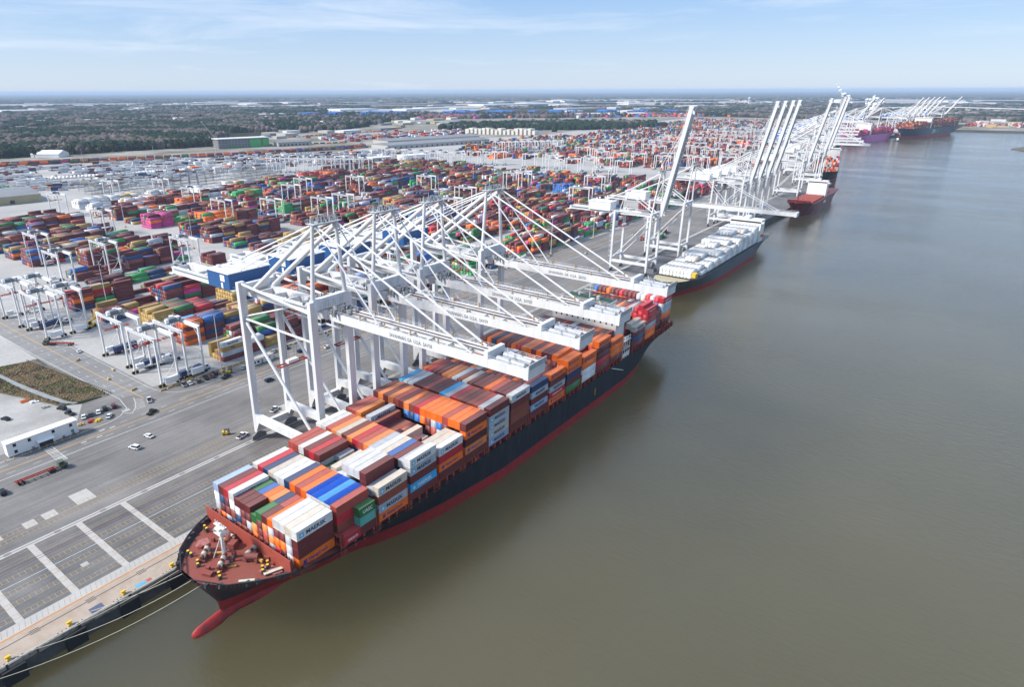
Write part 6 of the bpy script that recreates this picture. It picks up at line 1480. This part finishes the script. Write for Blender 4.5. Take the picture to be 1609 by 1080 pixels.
for k in range(22):
    r_ = rc.uniform(4300, 12000); az = R(rc.uniform(-8, 76)); cx, cy = r_*math.cos(az), r_*math.sin(az); L_, D_, a_ = rc.uniform(250, 800)*(r_/5000+.5), rc.uniform(120, 420)*(r_/5000+.5), az-1.57+rc.uniform(-.3, .3)
    if cy < 1300 and cx < 4300: continue
    u, v = Vector((math.cos(a_), math.sin(a_))), Vector((-math.sin(a_), math.cos(a_))); CLEAR.append([tuple(Vector((cx, cy))+u*L_*i_*rc.uniform(.7, 1)+v*D_*j_*rc.uniform(.7, 1)) for i_, j_ in ((-1, -1), (0, -1.2), (1, -1), (1, 1), (0, 1.2), (-1, 1))])
for e_ in CLEAR[2:]: sheet('clearing', e_, .5, M['gravel'])
def grow(poly_, n, rmin, rmax, azr, seed, kpx, name, label, fine, bias=0., jit=1.):
    r_ = random.Random(seed); P, S, H, Cc = [], [], [], []; tries = 0
    while len(P) < n and tries < n*30:
        tries += 1; u = r_.random(); rr = 1/(1/rmax+(1/rmin-1/rmax)*u); az = R(r_.uniform(*azr)); x, y = rr*math.cos(az), rr*math.sin(az)-159
        if not poly_in(x, y, poly_) or any(poly_in(x, y, e_) for e_ in CLEAR): continue
        nz_ = 1.25*mnoise.noise(Vector((x*.0065, y*.0038, seed)))+.55*mnoise.noise(Vector((x*.022, y*.016, seed)))
        if mnoise.noise(Vector((x*.0021, y*.0021, seed+9)))+.4*mnoise.noise(Vector((x*.009, y*.009, seed))) < -.22: continue
        s = max(4.0, rr*kpx)*r_.uniform(.6, 1.35); h = min(9, s*.9)*r_.uniform(.8, 1.3)+2
        P.append((x, y, 4+r_.uniform(0, 5))); S.append(s); H.append(h)
        base = pine if nz_+bias+r_.uniform(-.10, .10) > .10 else bare if r_.random() < .88 else dark
        Cc.append(base*r_.uniform(.75, 1.3))
    blobs(name, np.array(P), np.array(S), np.array(H), np.array(Cc), label, fine)
grow(WOOD, 17000, 1400, 5200, (50, 80), 3, .0042, 'wood', 'dense mixed wood of bare and evergreen trees behind the rail yard', True, .14)
grow(WOOD2, 15000, 3200, 12000, (-14, 48), 5, .0038, 'wood', 'wide hazy wood stretching behind the far yard and cranes', False, .05)
grow(WOOD3, 1300, 1800, 3300, (10, 45), 7, .0035, 'wood', 'dark evergreen tree belt behind the white box stacks', True, .6)
grow(WOOD4, 11000, 3600, 14000, (28, 78), 9, .0042, 'wood', 'far hazy wood around the airfield', False, .1)
grow([(2500, 2100), (3300, 1300), (3600, 1500), (3000, 2900), (2300, 3600), (1400, 1900), (1500, 1560)], 1500, 1600, 4200, (20, 66), 11, .0035, 'wood', 'scattered trees between the lots behind the yard', True, .1)
for pts, plb in zip(PLUME, ('thin white steam wisp rising above the mill tower', 'puffy white steam cloud over the farthest cranes')):
    P, S = [], []
    for (px, py, r_) in pts:
        for j in range(26): c_ = at_px(px, py, 3800)+Vector((br.gauss(0, .5), br.gauss(0, .5), br.gauss(0, .4)))*r_; P.append(tuple(c_)); S.append(r_*br.uniform(.12, .42))
    o = blobs('steam_plume', np.array(P), np.array(S), np.array(S), np.ones((len(P), 3))*.9, plb, True, 'stuff', 'smoke', M['steam'])
# single trees along the near edge of the wood
def tree(x, y, s, col, label, group):
    T = thing('tree', (x, y, 0), label, 'tree', group); q = MB(); q.tube((0, 0, 0), (0, 0, 6*s), .45*s, 7, .22*s)
    for k in range(5): a = k*1.26; q.tube((0, 0, (3.6+.5*k)*s), (2.6*s*math.cos(a), 2.6*s*math.sin(a), (6.6+.4*k)*s), .16*s, 5, .05*s)
    q.build('trunk', M['bark'], T); rs = np.random.RandomState(int(abs(x*7+y))); n = 46
    d = rs.normal(size=(n, 3)); d /= np.linalg.norm(d, axis=1)[:, None]; P_ = d*np.array([4.2, 4.2, 3.4])*s*rs.uniform(.35, 1, (n, 1))+np.array([0, 0, 8.6*s])
    Cc = np.array(col)[None]*rs.uniform(.6, 1.5, (n, 1)); o = blobs('crown', P_, rs.uniform(.9, 1.9, n)*s, rs.uniform(.7, 1.5, n)*s, Cc, None, False, None, None); o.parent = T
    return T
tp = [tree(560, 1420, 1.5, (.022, .036, .016), 'rounded dark evergreen tree at the near edge of the wood', 'evergreen trees at the wood edge'), tree(600, 1435, 1.35, (.11, .088, .068), 'bare brown tree at the near edge of the wood', 'bare trees at the wood edge'), tree(640, 1428, 1.7, (.03, .045, .02), 'rounded dark evergreen tree at the near edge of the wood', 'evergreen trees at the wood edge')]
for i in range(70):
    t = br.random(); k = [(480, 1485), (640, 1430), (790, 1420), (900, 1395), (1130, 1400)]; j = min(3, int(t*4)); f_ = t*4-j
    x = k[j][0]+(k[j+1][0]-k[j][0])*f_+br.uniform(-8, 8); y = k[j][1]+(k[j+1][1]-k[j][1])*f_+br.uniform(-12, 30)
    c = copy_tree(tp[br.choice((0, 0, 1, 2))]); c.location = (x, y, 0); c.rotation_euler = (0, 0, br.uniform(0, 6)); c.scale = (br.uniform(.8, 1.2),)*3
# rough scrub on the ditch banks
r_ = random.Random(2); P, S, H, Cc = [], [], [], []
DB = [(112.5, 134.4), (93.5, 139.5), (81, 178), (80, 213), (104, 206.5), (108, 180)]; DW = [(99.8, 135.4), (97.4, 141), (95.1, 153), (93.3, 165), (91.3, 180), (90.3, 192), (89.3, 204), (86.5, 204), (88, 190), (88.7, 178), (90.3, 164), (92.2, 152), (94.6, 141), (97, 135.4)]
while len(P) < 5200:
    x, y = r_.uniform(79, 113), r_.uniform(134, 214)
    if poly_in(x, y, DB) and not poly_in(x, y, DW):
        P.append((x, y, .05)); s = r_.uniform(.12, .38); S.append(s); H.append(s*r_.uniform(.5, 1.3))
        g_ = mnoise.noise(Vector((x*.12, y*.12, 3))); Cc.append(np.array((.20, .14, .075) if g_ > .0 else (.09, .06, .04) if g_ > -.28 else (.09, .105, .035))*r_.uniform(.7, 1.3))
blobs('scrub', np.array(P), np.array(S), np.array(H), np.array(Cc), 'brown and green scrub on the ditch banks', False, 'stuff', 'scrub')

# ------------------------------------------------------------------ haze
hz = MB(); hz.box(-3500, 60000, -60000, 60000, -6.6, 150); m, n, b = newmat('haze_air'); n.nodes.remove(b)
pv = n.nodes.new('ShaderNodeVolumePrincipled'); pv.inputs['Color'].default_value = (.62, .79, 1.0, 1); pv.inputs['Density'].default_value = 5e-5; pv.inputs['Anisotropy'].default_value = 0
n.links.new(pv.outputs[0], n.nodes['Material Output'].inputs['Volume'])
hz.build('haze', m, kind='stuff')
